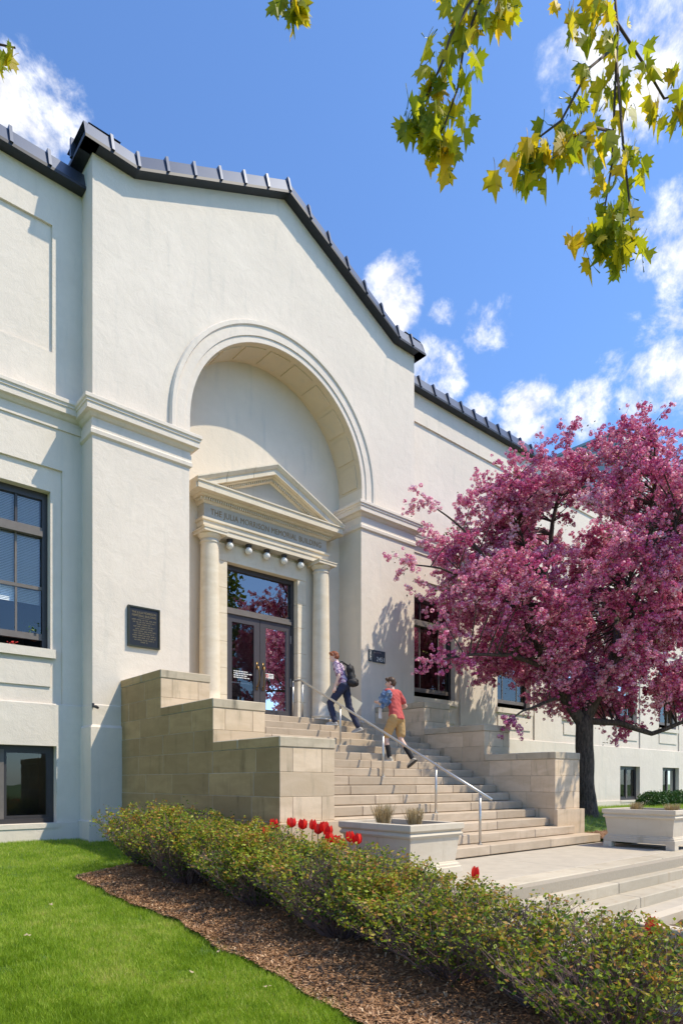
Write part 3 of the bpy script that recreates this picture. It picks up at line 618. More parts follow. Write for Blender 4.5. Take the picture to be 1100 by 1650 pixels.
for sg in (-1, 1):
    cx, cy = XC + sg*1.627, 13.02; ZP = 1.452
    sh = [(0.245, ZP+0.20), (0.25, ZP+0.24), (0.235, ZP+0.28)] + [(0.235 - 0.037*(i/10)**1.6, ZP+0.28 + (5.36-ZP-0.28)*i/10) for i in range(11)] + [(0.198, 5.38), (0.215, 5.39), (0.215, 5.415), (0.2, 5.42), (0.2, 5.47)]
    co_ = part('column', MB().lathe(sh, cx, cy, 32), 'portico_stone', B, True)
    part('column_base', MB().lathe([(0.29, ZP+0.075), (0.325, ZP+0.10), (0.33, ZP+0.135), (0.315, ZP+0.165), (0.27, ZP+0.18), (0.265, ZP+0.195), (0.245, ZP+0.20)], cx, cy, 32), 'portico_stone', co_, True)
    part('plinth_stone', MB().box(cx-0.33, cx+0.33, cy-0.33, cy+0.245, ZP, ZP+0.075), 'portico_stone', co_)
    part('capital', MB().lathe([(0.2, 5.47), (0.215, 5.48), (0.26, 5.545), (0.27, 5.57)], cx, cy, 32), 'portico_stone', co_, True)
    part('abacus', MB().box(cx-0.285, cx+0.285, cy-0.285, cy+0.245, 5.57, 5.635).box(cx-0.30, cx+0.30, cy-0.30, cy+0.246, 5.635, 5.658), 'portico_stone', co_)
# door surround stones
JX = [(DX0-0.28, DX0), (DX1, DX1+0.28)]
for a, b in JX:
    zs = [1.452, 2.05, 2.68, 3.30, 3.95, 4.55, DZ1]
    for c, d in zip(zs, zs[1:]): block('jamb_stone', a, b, 13.235, 13.62, c, d, 'portico_stone', B, 0.002, 0.006)
block('lintel_stone', DX0-0.28, DX1+0.28, 13.225, 13.62, DZ1, DZ1+0.42, 'portico_stone', B, 0.002, 0.006)
part('porch_ceiling', MB().box(XC-HW+0.05, XC+HW-0.05, 13.05, 13.24, 5.662, 5.67), 'portico_stone', B)
# door frame, transom light and two leaves
YD = 13.46
fr_ = MB().box(DX0, DX0+0.09, YD-0.06, YD+0.08, 1.452, DZ1).box(DX1-0.09, DX1, YD-0.06, YD+0.08, 1.452, DZ1).box(DX0+0.09, DX1-0.09, YD-0.06, YD+0.08, DZ1-0.11, DZ1)
df = part('door_frame', fr_, 'frame_dark', B)
part('transom_bar', MB().box(DX0+0.09, DX1-0.09, YD-0.09, YD+0.07, 4.02, 4.10).box(DX0+0.09, DX1-0.09, YD-0.05, YD+0.07, 4.10, 4.17), 'frame_weathered', df)
part('transom_pane', MB().quad((DX0+0.09,YD,4.17),(DX1-0.09,YD,4.17),(DX1-0.09,YD,DZ1-0.11),(DX0+0.09,YD,DZ1-0.11)), 'coated_glass', df)
part('room_interior', MB().quad((DX0,YD+1.6,1.452),(DX1,YD+1.6,1.452),(DX1,YD+1.6,DZ1),(DX0,YD+1.6,DZ1)).quad((DX0,YD+0.081,1.452),(DX0,YD+1.6,1.452),(DX0,YD+1.6,DZ1),(DX0,YD+0.081,DZ1)).quad((DX1,YD+0.081,1.452),(DX1,YD+1.6,1.452),(DX1,YD+1.6,DZ1),(DX1,YD+0.081,DZ1)).quad((DX0,YD+0.081,DZ1),(DX1,YD+0.081,DZ1),(DX1,YD+1.6,DZ1),(DX0,YD+1.6,DZ1)), 'room_dark', df)
for sg in (-1, 1):
    a, b = (DX0+0.095, XC-0.006) if sg < 0 else (XC+0.006, DX1-0.095); z0, z1 = 1.47, 4.015; si = 0.17
    lf = part('door_leaf', MB().box(a, a+si-0.03*(sg < 0), YD-0.045, YD+0.02, z0, z1).box(b-si+0.03*(sg > 0), b, YD-0.045, YD+0.02, z0, z1).box(a+si-0.03*(sg < 0), b-si+0.03*(sg > 0), YD-0.045, YD+0.02, z1-0.17, z1).box(a+si-0.03*(sg < 0), b-si+0.03*(sg > 0), YD-0.045, YD+0.02, z0+0.13, z0+0.34), 'door_paint', B)
    part('kick_board', MB().box(a+0.01, b-0.01, YD-0.047, YD+0.02, z0, z0+0.125), 'red_board', lf)
    part('pane', MB().quad((a+si-0.03,YD-0.02,z0+0.34),(b-si+0.03,YD-0.02,z0+0.34),(b-si+0.03,YD-0.02,z1-0.17),(a+si-0.03,YD-0.02,z1-0.17)), 'glass', lf)
    hx = XC - 0.09 if sg < 0 else XC + 0.09
    part('handle', MB().tube([(hx, YD-0.05, 2.86), (hx, YD-0.10, 2.84), (hx-0.018*sg, YD-0.125, 2.7), (hx-0.03*sg, YD-0.13, 2.58), (hx-0.012*sg, YD-0.12, 2.46), (hx, YD-0.09, 2.36), (hx, YD-0.05, 2.34)], [0.022, 0.016, 0.014, 0.02, 0.014, 0.016, 0.02], 8).box(hx-0.03, hx+0.03, YD-0.055, YD-0.046, 2.80, 2.96).box(hx-0.025, hx+0.025, YD-0.055, YD-0.046, 2.27, 2.37), 'bronze', lf, True)
    part('push_bar', MB().box(a+si-0.02, b-si+0.02, YD+0.03, YD+0.06, 2.40, 2.425), 'steel', lf)
    if sg < 0:
        tx = MB(); rr = random.Random(3)
        for k, wdt in enumerate((0.40, 0.44, 0.34, 0.46)): 
            x = a + si + 0.03
            while x < a + si + 0.03 + wdt: l = rr.uniform(0.03, 0.09); tx.box(x, x+l, YD-0.0235, YD-0.021, 2.67-0.05*k, 2.692-0.05*k); x += l + 0.014
        part('glass_lettering', tx, 'white_paint', lf)
    else:
        part('sticker', MB().box(a+si-0.01, a+si+0.25, YD-0.024, YD-0.021, 2.60, 2.72), 'white_paint', lf)
        rg = MB(); 
        for k in range(16):
            a0, a1 = 2*math.pi*k/16, 2*math.pi*(k+1)/16; cxx, czz = a+si+0.05, 2.66
            rg.quad(*[(cxx+r*math.cos(q), YD-0.0265, czz+r*math.sin(q)) for r, q in ((0.03, a0), (0.045, a0), (0.045, a1), (0.03, a1))])
        rg.quad((cxx-0.03, YD-0.0267, czz+0.022), (cxx-0.022, YD-0.0267, czz+0.03), (cxx+0.03, YD-0.0267, czz-0.022), (cxx+0.022, YD-0.0267, czz-0.03))
        part('prohibition_ring', rg, 'red_paint', lf)
        part('sticker_lines', MB().box(a+si+0.115, a+si+0.23, YD-0.0255, YD-0.0242, 2.675, 2.69).box(a+si+0.115, a+si+0.20, YD-0.0255, YD-0.0242, 2.64, 2.652).box(a+si-0.0, a+si+0.13, YD-0.0235, YD-0.0212, 2.55, 2.565), 'sign_blue', lf)
        part('hinge', MB().box(b-0.012, b+0.01, YD-0.06, YD-0.046, 3.55, 3.75), 'steel', lf); part('hinge', MB().box(b-0.012, b+0.01, YD-0.06, YD-0.046, 2.45, 2.65), 'steel', lf)

# ------------------------------------------------------------------ fittings on the building
order = ['leftmost', 'second', 'middle', 'fourth', 'rightmost']
for i in range(5):
    x = XC - 1.04 + 0.52*i; l = thing('globe_light', (x, 13.12, 5.66), '%s of the five white globe lights under the portico beam' % order[i], 'lamp', 'globe lights under the portico')
    part('lamp_base', MB().lathe([(0.075, 5.655), (0.075, 5.62), (0.05, 5.60), (0.05, 5.585)], x, 13.12, 16), 'frame_dark', l)
    part('globe', MB().lathe([(0.088*math.sin(math.pi*k/12)+0.0005, 5.515-0.088*math.cos(math.pi*k/12)) for k in range(13)], x, 13.12, 20), 'globe_white', l, True)
pq = thing('bronze_plaque', (5.615, 12.36, 2.68), 'dark bronze memorial plaque with raised gilt lettering on the left pier', 'plaque')
x0, x1, z0, z1 = 5.285, 5.95, 2.685, 3.49
part('plate', MB().box(x0+0.02, x1-0.02, 12.362, 12.397, z0+0.02, z1-0.02), 'plaque_metal', pq)
part('rim', MB().box(x0, x0+0.03, 12.345, 12.396, z0, z1).box(x1-0.03, x1, 12.345, 12.396, z0, z1).box(x0+0.03, x1-0.03, 12.345, 12.396, z1-0.03, z1).box(x0+0.03, x1-0.03, 12.345, 12.396, z0, z0+0.03), 'plaque_rim', pq)
for k, s_ in enumerate(('THE JULIA MORRISON', 'MEMORIAL BUILDING')):
    o = place_text('lettering', text_mesh(s_, 0.062, 0.003, 1.0), 'gilt', pq, (5.6175, 12.36, 3.37-0.062*k)); w_ = max(v.co.x for v in o.data.vertices)*2; o.scale.x = min(1, 0.5/w_)
lines = MB(); rr = random.Random(9)
lines.box(5.50, 5.73, 12.358, 12.363, 3.262, 3.267)
for k, wdt in enumerate((0.50, 0.46, 0.30, 0.44, 0.36, 0.46, 0.42, 0.48, 0.46, 0.40, 0.14)):
    z = 3.225 - 0.044*k; x = 5.6175 - wdt/2
    while x < 5.6175 + wdt/2:
        wdl = rr.uniform(0.04, 0.10); xe = min(x+wdl, 5.6175+wdt/2)
        while x < xe: 
            lines.box(x, x+0.006, 12.358, 12.363, z-0.012, z+0.012); 
            if rr.random() < 0.6: zz = z + rr.choice((-0.01, 0, 0.009)); lines.box(x+0.006, x+0.014, 12.358, 12.363, zz-0.0025, zz+0.0025)
            x += 0.0165
        x += 0.016
part('worn_lettering', lines, 'gilt', pq, kind='stuff')
sg_ = thing('address_sign', (12.1, 12.38, 3.18), 'dark blue-grey address sign reading 2451 beside a narrow lettered strip', 'sign')
part('strip', MB().box(11.82, 11.925, 12.372, 12.397, 3.19, 3.50), 'sign_blue', sg_); part('panel', MB().box(11.96, 12.42, 12.372, 12.397, 3.185, 3.50), 'sign_blue', sg_)
place_text('number', text_mesh('2451', 0.16, 0.002), 'white_paint', sg_, (12.25, 12.370, 3.27))
place_text('strip_lettering', text_mesh('MCAD', 0.088, 0.002, 0.95), 'white_paint', sg_, (11.872, 12.370, 3.345), 1, (R(90), R(90), 0))
wl_ = MB()
for k, xx in enumerate((12.0, 12.04, 12.075, 12.12, 12.155, 12.20, 12.235)): wl_.box(xx, xx+0.02, 12.369, 12.373, 3.425, 3.425+(0.03 if k % 3 else 0.042))
part('faint_lettering', wl_, 'steel', sg_)
cm = thing('wall_camera', (4.6, 12.33, 1.43), 'tiny black security camera on the corner of the entrance bay', 'camera')
part('housing', MB().tube([(4.60, 12.36, 1.44), (4.62, 12.26, 1.425), (4.63, 12.2, 1.40)], [0.02, 0.03, 0.026], 10), 'frame_dark', cm); part('bracket', MB().box(4.59, 4.62, 12.34, 12.39, 1.42, 1.50), 'frame_dark', cm)
# handrail
hr = thing('handrail', (XC, 9.3, -1.06), 'brushed steel handrail on posts running up the middle of the stair', 'handrail')
PST = [(11.71, 1.452), (10.405, 0.781), (9.122, 0.111), (7.767, -0.559), (6.79, -1.0615)]
sl = (2.33 - (-0.30)) / (11.758 - 6.511)
rz = lambda y: 2.31 + (y - 11.74)*sl
part('rail', MB().tube([(XC, 12.02, 2.33), (XC, 11.80, 2.335), (XC, 11.70, 2.30)] + [(XC, y, rz(y)) for y in lin(11.5, 6.55, 6)], 0.024, 10), 'steel', hr, True)
part('rail', MB().tube([(XC-0.03, 12.02, 2.33), (XC-0.03, 12.02, 1.452)], 0.02, 8), 'steel', hr, True)
for y, z in PST: part('post', MB().tube([(XC, y, z), (XC, y, rz(y)-0.01)], 0.022, 10), 'steel', hr, True); part('post_flange', MB().lathe([(0.045, z), (0.045, z+0.012), (0.024, z+0.016)], XC, y, 12), 'steel', hr)

# ------------------------------------------------------------------ planters
def planter(x0, x1, y0, y1, zb, label):
    th = thing('stone_planter', ((x0+x1)/2, (y0+y1)/2, zb), label, 'planter', 'stone planters'); cx, cy = (x0+x1)/2, (y0+y1)/2; hx, hy = (x1-x0)/2, (y1-y0)/2
    path = lambda e: [(cx-hx-e, cy+hy+e), (cx-hx-e, cy-hy-e), (cx+hx+e, cy-hy-e), (cx+hx+e, cy+hy+e), (cx-hx-e, cy+hy+e)]
    def loop(name, prof, m='planter_stone'):
        mb = MB(); n = len(prof); vs = []
        for o, z in prof: vs += [(cx-hx-o, cy-hy-o, z), (cx+hx+o, cy-hy-o, z), (cx+hx+o, cy+hy+o, z), (cx-hx-o, cy+hy+o, z)]
        mb.add(vs, [(j*4+i, j*4+(i+1) % 4, (j+1)*4+(i+1) % 4, (j+1)*4+i) for j in range(n-1) for i in range(4)]); return part(name, mb, m, th)
    loop('body', [(-0.065, zb+0.20), (-0.025, zb+0.55), (-0.02, zb+0.56)])
    loop('base_mould', [(-0.09, zb+0.10), (0.0, zb+0.10), (0.0, zb+0.17), (-0.02, zb+0.18), (-0.02, zb+0.205), (-0.04, zb+0.215), (-0.045, zb+0.235), (-0.07, zb+0.24)])
    loop('rim', [(-0.04, zb+0.555), (0.0, zb+0.565), (0.012, zb+0.59), (0.0, zb+0.61), (-0.012, zb+0.625), (0.0, zb+0.635), (0.02, zb+0.655), (0.02, zb+0.72), (0.015, zb+0.727), (-0.085, zb+0.727), (-0.09, zb+0.60)])
    for fx in (x0, x1-0.16):
        for fy in (y0, y1-0.16): part('foot', MB().box(fx, fx+0.16, fy, fy+0.16, zb, zb+0.101), 'planter_stone', th)
    n = 14; vs = [(x0+0.05+(x1-x0-0.1)*i/(n-1), y0+0.05+(y1-y0-0.1)*j/(n-1), zb+0.655+0.03*mnoise.noise((i*0.9+x0, j*0.9, 0))) for j in range(n) for i in range(n)]
    part('soil', MB().add(vs, [(j*n+i, j*n+i+1, (j+1)*n+i+1, (j+1)*n+i) for j in range(n-1) for i in range(n-1)]), 'soil', th); return th
planter(5.69, 6.66, 5.25, 6.50, -1.24, 'cream stone planter with two clumps of cut straw, behind the red tulips')
planter(12.25, 13.3, 4.86, 6.2, -1.24, 'cream footed stone planter on the landing below the blossoming tree')
planter(4.46, 5.45, 0.7, 2.07, -1.69, 'stone planter of bare soil on the walkway, cut off by the lower right corner')
def straw(loc, r, h, n, label, group='dry grass clumps', seed=0):
    g = np.random.default_rng(seed); ang = g.uniform(0, 2*np.pi, n); rad = r*np.sqrt(g.uniform(0, 1, n))*0.7; lean = g.normal(0, 0.16, (n, 2)) + np.stack([np.cos(ang), np.sin(ang)], 1)*rad[:, None]*0.9/h*0.5
    p = np.stack([np.cos(ang)*rad, np.sin(ang)*rad, np.zeros(n)], 1); hh = h*g.uniform(0.55, 1.05, n); q = p + np.stack([lean[:, 0]*hh, lean[:, 1]*hh, hh], 1)
    wv = np.stack([np.cos(ang*3), np.sin(ang*3), np.zeros(n)], 1)*0.0035
    V = np.stack([p-wv, p+wv, q+wv*0.5, q-wv*0.5], 1).reshape(-1, 3); me = np_mesh('straw', V, np.arange(4*n).reshape(n, 4), g.uniform(0, 1, n), 'straw')
    th = thing('straw_clump', loc, label, 'dry grass', group); local_part('stalks', me, 'straw', th)
    local_part('crown_base', MB().lathe([(r*0.8, -0.03), (r*0.72, 0.03), (r*0.45, 0.06)], 0, 0, 12), 'soil', th)
straw((5.98, 5.99, -0.585), 0.105, 0.30, 420, 'taller clump of cut straw at the back of the tulip-side planter', seed=1)
straw((6.17, 5.62, -0.585), 0.105, 0.26, 420, 'shorter clump of cut straw at the front of the tulip-side planter', seed=2)
straw((12.7, 5.75, -0.585), 0.13, 0.2, 320, 'dull brown dry clump in the planter below the tree, the left one', seed=3)
straw((12.85, 5.15, -0.585), 0.15, 0.18, 360, 'pale dry clump in the planter below the tree, the right one', seed=4)
straw((5.1, 1.75, -1.035), 0.12, 0.22, 300, 'dry straw clump at the right edge, in the soil-filled planter', seed=5)

# ------------------------------------------------------------------ lawn grass and mulch chips
def blades(name, pts, hmin, hmax, m, parent=None):
    n = len(pts); a = rng.uniform(0, 2*np.pi, n); h = rng.uniform(hmin, hmax, n); ln = rng.normal(0, 0.42, (n, 2)); wv = np.stack([np.cos(a), np.sin(a), np.zeros(n)], 1)*rng.uniform(0.0022, 0.004, n)[:, None]
    tip_ = pts + np.stack([ln[:, 0]*h, ln[:, 1]*h, h], 1)
    V = np.stack([pts-wv, pts+wv, tip_], 1).reshape(-1, 3)
    pn = np.array([mnoise.noise((p[0]*1.1, p[1]*1.1, 5)) for p in pts[::1]]) if n < 400000 else 0
    pn2 = np.array([mnoise.noise((p[0]*5.5, p[1]*5.5, 2)) for p in pts]); t_ = np.clip(rng.normal(0.38, 0.24, n) + 0.40*pn + 0.35*pn2, 0, 1); return struct(link_obj(name, np_mesh(name, V, np.arange(3*n).reshape(n, 3), t_, m)), 'stuff')
def camera_dist(x, y): return x*FW.x + y*FW.y
P_ = []
while len(P_) < 210000:
    k = 200000; t_ = 3.6*np.exp(rng.uniform(0, 1, k)*math.log(14.0/3.6)); u = rng.uniform(-0.62, 0.40, k)
    x = t_*FW.x + t_*u*FW.y; y = t_*FW.y - t_*u*FW.x
    ok = (y < 12.86) & (y > 1.5)
    for xx, yy in zip(x[ok], y[ok]):
        e = bed_edge(yy) if yy < 9.5 else 5.1
        if xx < e + 0.02 + random.gauss(0, 0.035): 
            if mnoise.noise((xx*2.6, yy*2.6, 9)) + 0.4*mnoise.noise((xx*9, yy*9, 2)) < 0.52 or random.random() < 0.25: P_.append((xx, yy, zl(xx, yy) + 0.005 + 0.02*mnoise.noise((xx*0.7, yy*0.7, 0))))
P_ = np.array(P_[:210000]); o = blades('grass', P_, 0.022, 0.058, 'grass_blade'); tag(o, 'short bright green grass of the front lawn', 'grass')
n = 30000; x = rng.uniform(13.1, 30, n); y = rng.uniform(6.6, 12.8, n); ok = ~((x < 14.4) & (y < 7.1)); P2 = np.array([(a, b, zr(a, b)) for a, b in zip(x[ok], y[ok])])
o = blades('grass', P2, 0.05, 0.11, 'grass_blade'); tag(o, 'green grass around the foot of the blossoming tree', 'grass')
def chips(name, pts, label):
    n = len(pts); tv = np.array([(-0.5, -0.16, 0), (0.5, -0.12, 0.03), (0.46, 0.15, 0), (-0.48, 0.13, 0.05)]); rot = rand_rot(n)
    az = rng.uniform(0, 2*np.pi, n); tl = rng.normal(0, 0.35, n); ca, sa, ct, st = np.cos(az), np.sin(az), np.cos(tl), np.sin(tl); z = np.zeros(n)
    rot = np.stack([ca*ct, -sa, ca*st, sa*ct, ca, sa*st, -st, z, ct], 1).reshape(n, 3, 3)
    me = scatter(name, tv, np.array([[0, 1, 2, 3]]), pts, rot, rng.uniform(0.012, 0.05, n), np.clip(rng.beta(1.6, 2.6, n), 0, 1), 'mulch_chip'); return tag(struct(link_obj(name, me), 'stuff'), label, 'mulch')
pc = []
while len(pc) < 42000:
    y = random.uniform(1.0, 9.55); e = bed_edge(y); x = e - 0.04 + (5.3-e)*random.random()**1.7
    i = (x-e)/(5.34-e)*12; pc.append((x, y, zl(x, y) + 0.042 + 0.03*mnoise.noise((x*2.2, y*2.2, 0)) + 0.05*math.sin(math.pi*min(1, max(0, i/12))) + random.uniform(0, 0.012)))
chips('mulch', np.array(pc), 'brown wood chip mulch under the flowering hedge')
pc = [(x, y, zr(x, y)+0.05+random.uniform(0, 0.02)) for x, y in ((random.uniform(13.05, 14.6), random.uniform(6.05, 7.1)) for _ in range(2500))]
chips('mulch', np.array(pc), 'brown mulch between the stair foot and the footed planter')
for k, (x, y) in enumerate(((1.75, 6.3), (2.45, 4.55), (2.75, 3.95), (2.9, 4.9), (2.3, 7.4))):
    mb = MB(); mb.add([(-0.032, 0, 0.0), (-0.016, -0.018, 0.008), (-0.004, -0.012, 0.012), (0.02, -0.016, 0.004), (0.034, 0.002, 0.012), (0.012, 0.008, 0.0), (0.0, 0.02, 0.016), (-0.014, 0.01, 0.004)], [(0, 1, 2, 7), (2, 3, 4, 5), (2, 5, 6, 7)])
    o = link_obj('fallen_leaf', mb.mesh('fallen_leaf'), 'straw_leaf', None, (x, y, zl(x, y)+0.045)); o.rotation_euler = (0.3, 0.2, k*1.3)
    tag(o, ['pale fallen leaf far out on the lawn', 'pale fallen leaf on the lawn near the mulch edge', 'dry fallen leaf lowest on the lawn beside the mulch', 'pale chip lying at the edge of the mulch', 'pale fallen leaf on the lawn toward the wall'][k], 'leaf', 'fallen leaves on the lawn')

# ------------------------------------------------------------------ hedge shrubs
def shrub_meshes(seed, rx=0.62, h=0.85, stems=150, leaves=11500):
    g = np.random.default_rng(seed); rr = random.Random(seed); mb = MB(); tips = []; nodes = []
    for s_ in range(stems):
        a = rr.uniform(0, 2*math.pi); sp = rr.random()**0.6; L = h*(0.75+0.4*rr.random())*(1-0.22*sp)
        p = Vector((math.cos(a)*0.12*sp, math.sin(a)*0.12*sp, 0)); d = Vector((math.cos(a)*rx*sp*1.05, math.sin(a)*rx*sp*1.05, L)); pts = [p]
        for k in range(1, 5):
            f = k/4; q = p + Vector((d.x*f**0.85, d.y*f**0.85, d.z*(f**0.9))) + Vector((rr.gauss(0, 0.02), rr.gauss(0, 0.02), 0)); pts.append(q)
        mb.tube(pts, [0.006, 0.005, 0.004, 0.003, 0.0018], 3); nodes += pts[1:]
        for k in range(7):
            b = pts[rr.choice((1, 2, 3, 4, 4))]; dd = Vector((rr.gauss(0, 0.5)+math.cos(a)*0.4, rr.gauss(0, 0.5)+math.sin(a)*0.4, 0.9)).normalized()*rr.uniform(0.12, 0.3); e = b + dd
            mb.tube([b, b+dd*0.5+Vector((rr.gauss(0, 0.012), rr.gauss(0, 0.012), 0)), e], [0.003, 0.0024, 0.0014], 3); nodes += [b+dd*0.5, e, e]
    N = np.array([tuple(q) for q in nodes]); wgt = 0.3 + np.clip(N[:, 2]/h, 0, 1); 
    clump = np.array([mnoise.noise((q[0]*3.2+seed, q[1]*3.2, q[2]*3.2)) for q in N]); wgt *= np.clip(0.55+1.5*clump, 0.06, 2); wgt /= wgt.sum()
    idx = g.choice(len(N), leaves, p=wgt); pos = N[idx] + g.normal(0, 0.024, (leaves, 3))
    tv = np.array([(0, 0, 0), (0.3, 0.45, 0.1), (0, 1, 0), (-0.3, 0.45, 0.1)])
    tint = np.clip(g.normal(0.36, 0.25, leaves) + 0.30*(pos[:, 2]/h - 0.45) + 0.5*clump[idx], 0, 1)
    me = scatter('leaves', tv, np.array([[0, 1, 2, 3]]), pos, rand_rot(leaves), g.uniform(0.022, 0.054, leaves), tint, 'shrub_leaf'); return mb.mesh('twigs'), me
SV = [shrub_meshes(11), shrub_meshes(12), shrub_meshes(13), shrub_meshes(14, stems=190, leaves=5600)]
HEDGE = [(4.22, 9.15, 0.88, 0.86), (4.2, 8.4, 0.95, 0.88), (4.05, 7.6, 1.0, 0.88), (4.3, 6.9, 0.95, 0.82), (4.15, 6.1, 0.95, 0.80), (4.3, 5.35, 0.95, 0.76), (4.05, 4.6, 1.0, 0.80), (4.2, 3.85, 0.92, 0.68), (4.0, 3.2, 0.92, 0.68), (4.05, 2.45, 0.9, 0.70), (3.74, 1.85, 0.85, 0.70), (4.62, 7.75, 0.7, 0.75), (4.7, 4.6, 0.7, 0.62)]
lab = ['round twiggy shrub at the far end of the hedge, nearest the wall', 'second twiggy shrub of the hedge counted from the building wall', 'third twiggy shrub of the hedge counted from the building wall', 'fourth hedge shrub from the wall, just left of the first tulips', 'fifth hedge shrub from the wall, under the red tulips', 'sixth hedge shrub from the wall, in front of the straw planter', 'seventh hedge shrub from the wall, left of the lone tulip', 'eighth hedge shrub from the wall, below the landing edge', 'ninth hedge shrub from the wall, near the bottom of the picture', 'tenth hedge shrub from the wall, with many bare twigs', 'nearest hedge shrub, in the bottom right corner', 'small shrub tucked behind the hedge by the shaded cheek wall', 'low shrub behind the hedge beside the lone red tulip']
plain('twig_purple', (0.17, 0.105, 0.10), 0.8, 0, 0.3, 12)
SVI = [3, 1, 3, 0, 1, 2, 3, 1, 3, 3, 3, 1, 0]
for k, (x, y, s_, hz) in enumerate(HEDGE):
    th = thing('hedge_shrub', (x, y, zl(x, y)+0.03), lab[k], 'shrub', 'shrubs of the hedge', k*1.9); th.scale = (s_, s_, hz)
    local_part('twigs', SV[SVI[k]][0], 'twig_purple', th); local_part('leaves', SV[SVI[k]][1], 'shrub_leaf', th)
# low clipped green hedge by the far wall
g = np.random.default_rng(4)
for k, x in enumerate((25.6, 26.9, 28.2, 29.5, 30.8)):
    n = 2600; v = g.normal(size=(n, 3)); v /= np.linalg.norm(v, axis=1, keepdims=True); v *= (0.75+0.25*g.random(n))[:, None]*np.array([0.75, 0.6, 0.6]); v[:, 2] = np.abs(v[:, 2])
    me = scatter('leaves', np.array([(0, 0, 0), (0.3, 0.5, 0), (0, 1, 0), (-0.3, 0.5, 0)]), np.array([[0, 1, 2, 3]]), v, rand_rot(n), g.uniform(0.05, 0.1, n), g.random(n), 'box_leaf')
    th = thing('low_green_shrub', (x, 11.0, zr(x, 11.0)), '%s low green shrub along the far wall behind the footed planter' % ['leftmost', 'second', 'third', 'fourth', 'rightmost'][k], 'shrub', 'green shrubs along the far wall')
    local_part('leaves', me, 'box_leaf', th); local_part('stem', MB().tube([(0, 0, -0.05), (0.02, 0, 0.3)], [0.03, 0.01], 5), 'twig', th)

# ------------------------------------------------------------------ tulips
def tulip_meshes():
    stem = MB().tube([(0, 0, -0.22), (0.01, 0.005, 0.22), (0.0, 0.0, 0.43)], [0.006, 0.005, 0.005], 5)
    lf = MB()
    for a in (0.3, 2.6): 
        c, s_ = math.cos(a), math.sin(a); lf.add([(0, 0, -0.15), (c*0.05-s_*0.025, s_*0.05+c*0.025, 0.12), (c*0.12, s_*0.12, 0.26), (c*0.05+s_*0.025, s_*0.05-c*0.025, 0.12)], [(0, 1, 2, 3)])
    V = []; Fq = []; ti = []
    for k in range(6):
        a = k*math.pi/3; off = 0.004*(k % 2); b = len(V)
        for i, (z, r, w_) in enumerate(((0.43, 0.006, 0.012), (0.45, 0.032, 0.030), (0.485, 0.042-2*off, 0.030), (0.515, 0.040-2*off, 0.022), (0.538+off, 0.040-2*off, 0.004))):
            for sg in (-1, 1): V.append((math.cos(a)*r - math.sin(a)*w_*sg, math.sin(a)*r + math.cos(a)*w_*sg, z))
        for i in range(4): Fq.append((b+2*i, b+2*i+1, b+2*i+3, b+2*i+2)); ti.append(0.25+0.5*(k % 2)+0.05*i)
    return stem.mesh('stem'), lf.mesh('leaf'), np_mesh('petals', V, Fq, ti, 'tulip_petal')
TS, TL, TP = tulip_meshes()
TU = [(5.0,7.06,-.58),(5.12,6.81,-.56),(5.15,6.66,-.57),(5.19,6.49,-.57),(5.23,6.32,-.59),(5.19,6.22,-.63),(5.16,6.38,-.62),(5.17,6.1,-.71),(5.16,5.99,-.74),(5.24,5.78,-.68),(5.31,5.72,-.71),(5.09,5.78,-.77),(4.88,7.03,-.68),(5.02,3.84,-.90),(4.42,1.95,-1.0),(4.46,1.88,-1.04)]
TLAB = ['leftmost upright red tulip of the group above the hedge', 'second red tulip from the left above the hedge', 'third red tulip from the left above the hedge', 'tall red tulip in front of the cheek wall corner', 'tall wide red tulip by the left corner of the straw planter', 'red tulip just below the planter corner tulip', 'small red tulip tucked between the two tall ones', 'low red tulip in the middle of the tulip group', 'lower red tulip against the straw planter side', 'right-hand tall red tulip before the planter', 'rightmost red tulip of the group by the planter', 'lowest red tulip of the group, half in the hedge', 'red tulip half hidden at the left end of the group', 'lone red tulip before the landing', 'left one of two red tulips by the soil-filled planter', 'right one of two red tulips by the soil-filled planter']
for k, (x, y, z) in enumerate(TU):
    th = thing('tulip', (x, y, z-0.49*1.2+0.04), TLAB[k], 'flower', 'red tulips', k*0.8); kw = random.uniform(0.95, 1.3) if k < 13 else 0.8; th.scale = (kw, kw, 1.2); th.rotation_euler.x = random.uniform(-0.08, 0.08); th.rotation_euler.y = random.uniform(-0.08, 0.08)
    local_part('stem', TS, 'tulip_stem', th); local_part('leaf', TL, 'tulip_stem', th); local_part('petals', TP, 'tulip_petal', th)

# ------------------------------------------------------------------ blossoming crabapple
tr = thing('crabapple_tree', (16.0, 8.55, -0.85), 'crabapple tree in full magenta blossom beside the right cheek wall', 'tree')
trunk = MB()
def limb(pts, r0, r1, n=8, mb=trunk): 
    P3 = [Vector(p) for p in pts]; out = []; k = 6
    for a, b in zip(P3, P3[1:]):
        for i in range(k): f = i/k; out.append(a.lerp(b, f) + Vector((mnoise.noise(a.lerp(b, f)*1.7), mnoise.noise(a.lerp(b, f)*1.7+Vector((9, 0, 0))), 0))*0.06*min(1, len(out)/3))
    out.append(P3[-1]); m_ = len(out); mb.tube(out, [r0 + (r1-r0)*(i/(m_-1)) for i in range(m_)], n); return out
nodes = []
limb([(16.0, 8.55, -0.95), (16.0, 8.56, -0.6), (15.95, 8.58, 0.5), (15.93, 8.6, 1.7)], 0.25, 0.215, 12)
trunk.tube([(16.0, 8.55, -1.0), (16.0, 8.55, -0.8), (16, 8.55, -0.45)], [0.38, 0.30, 0.24], 12)
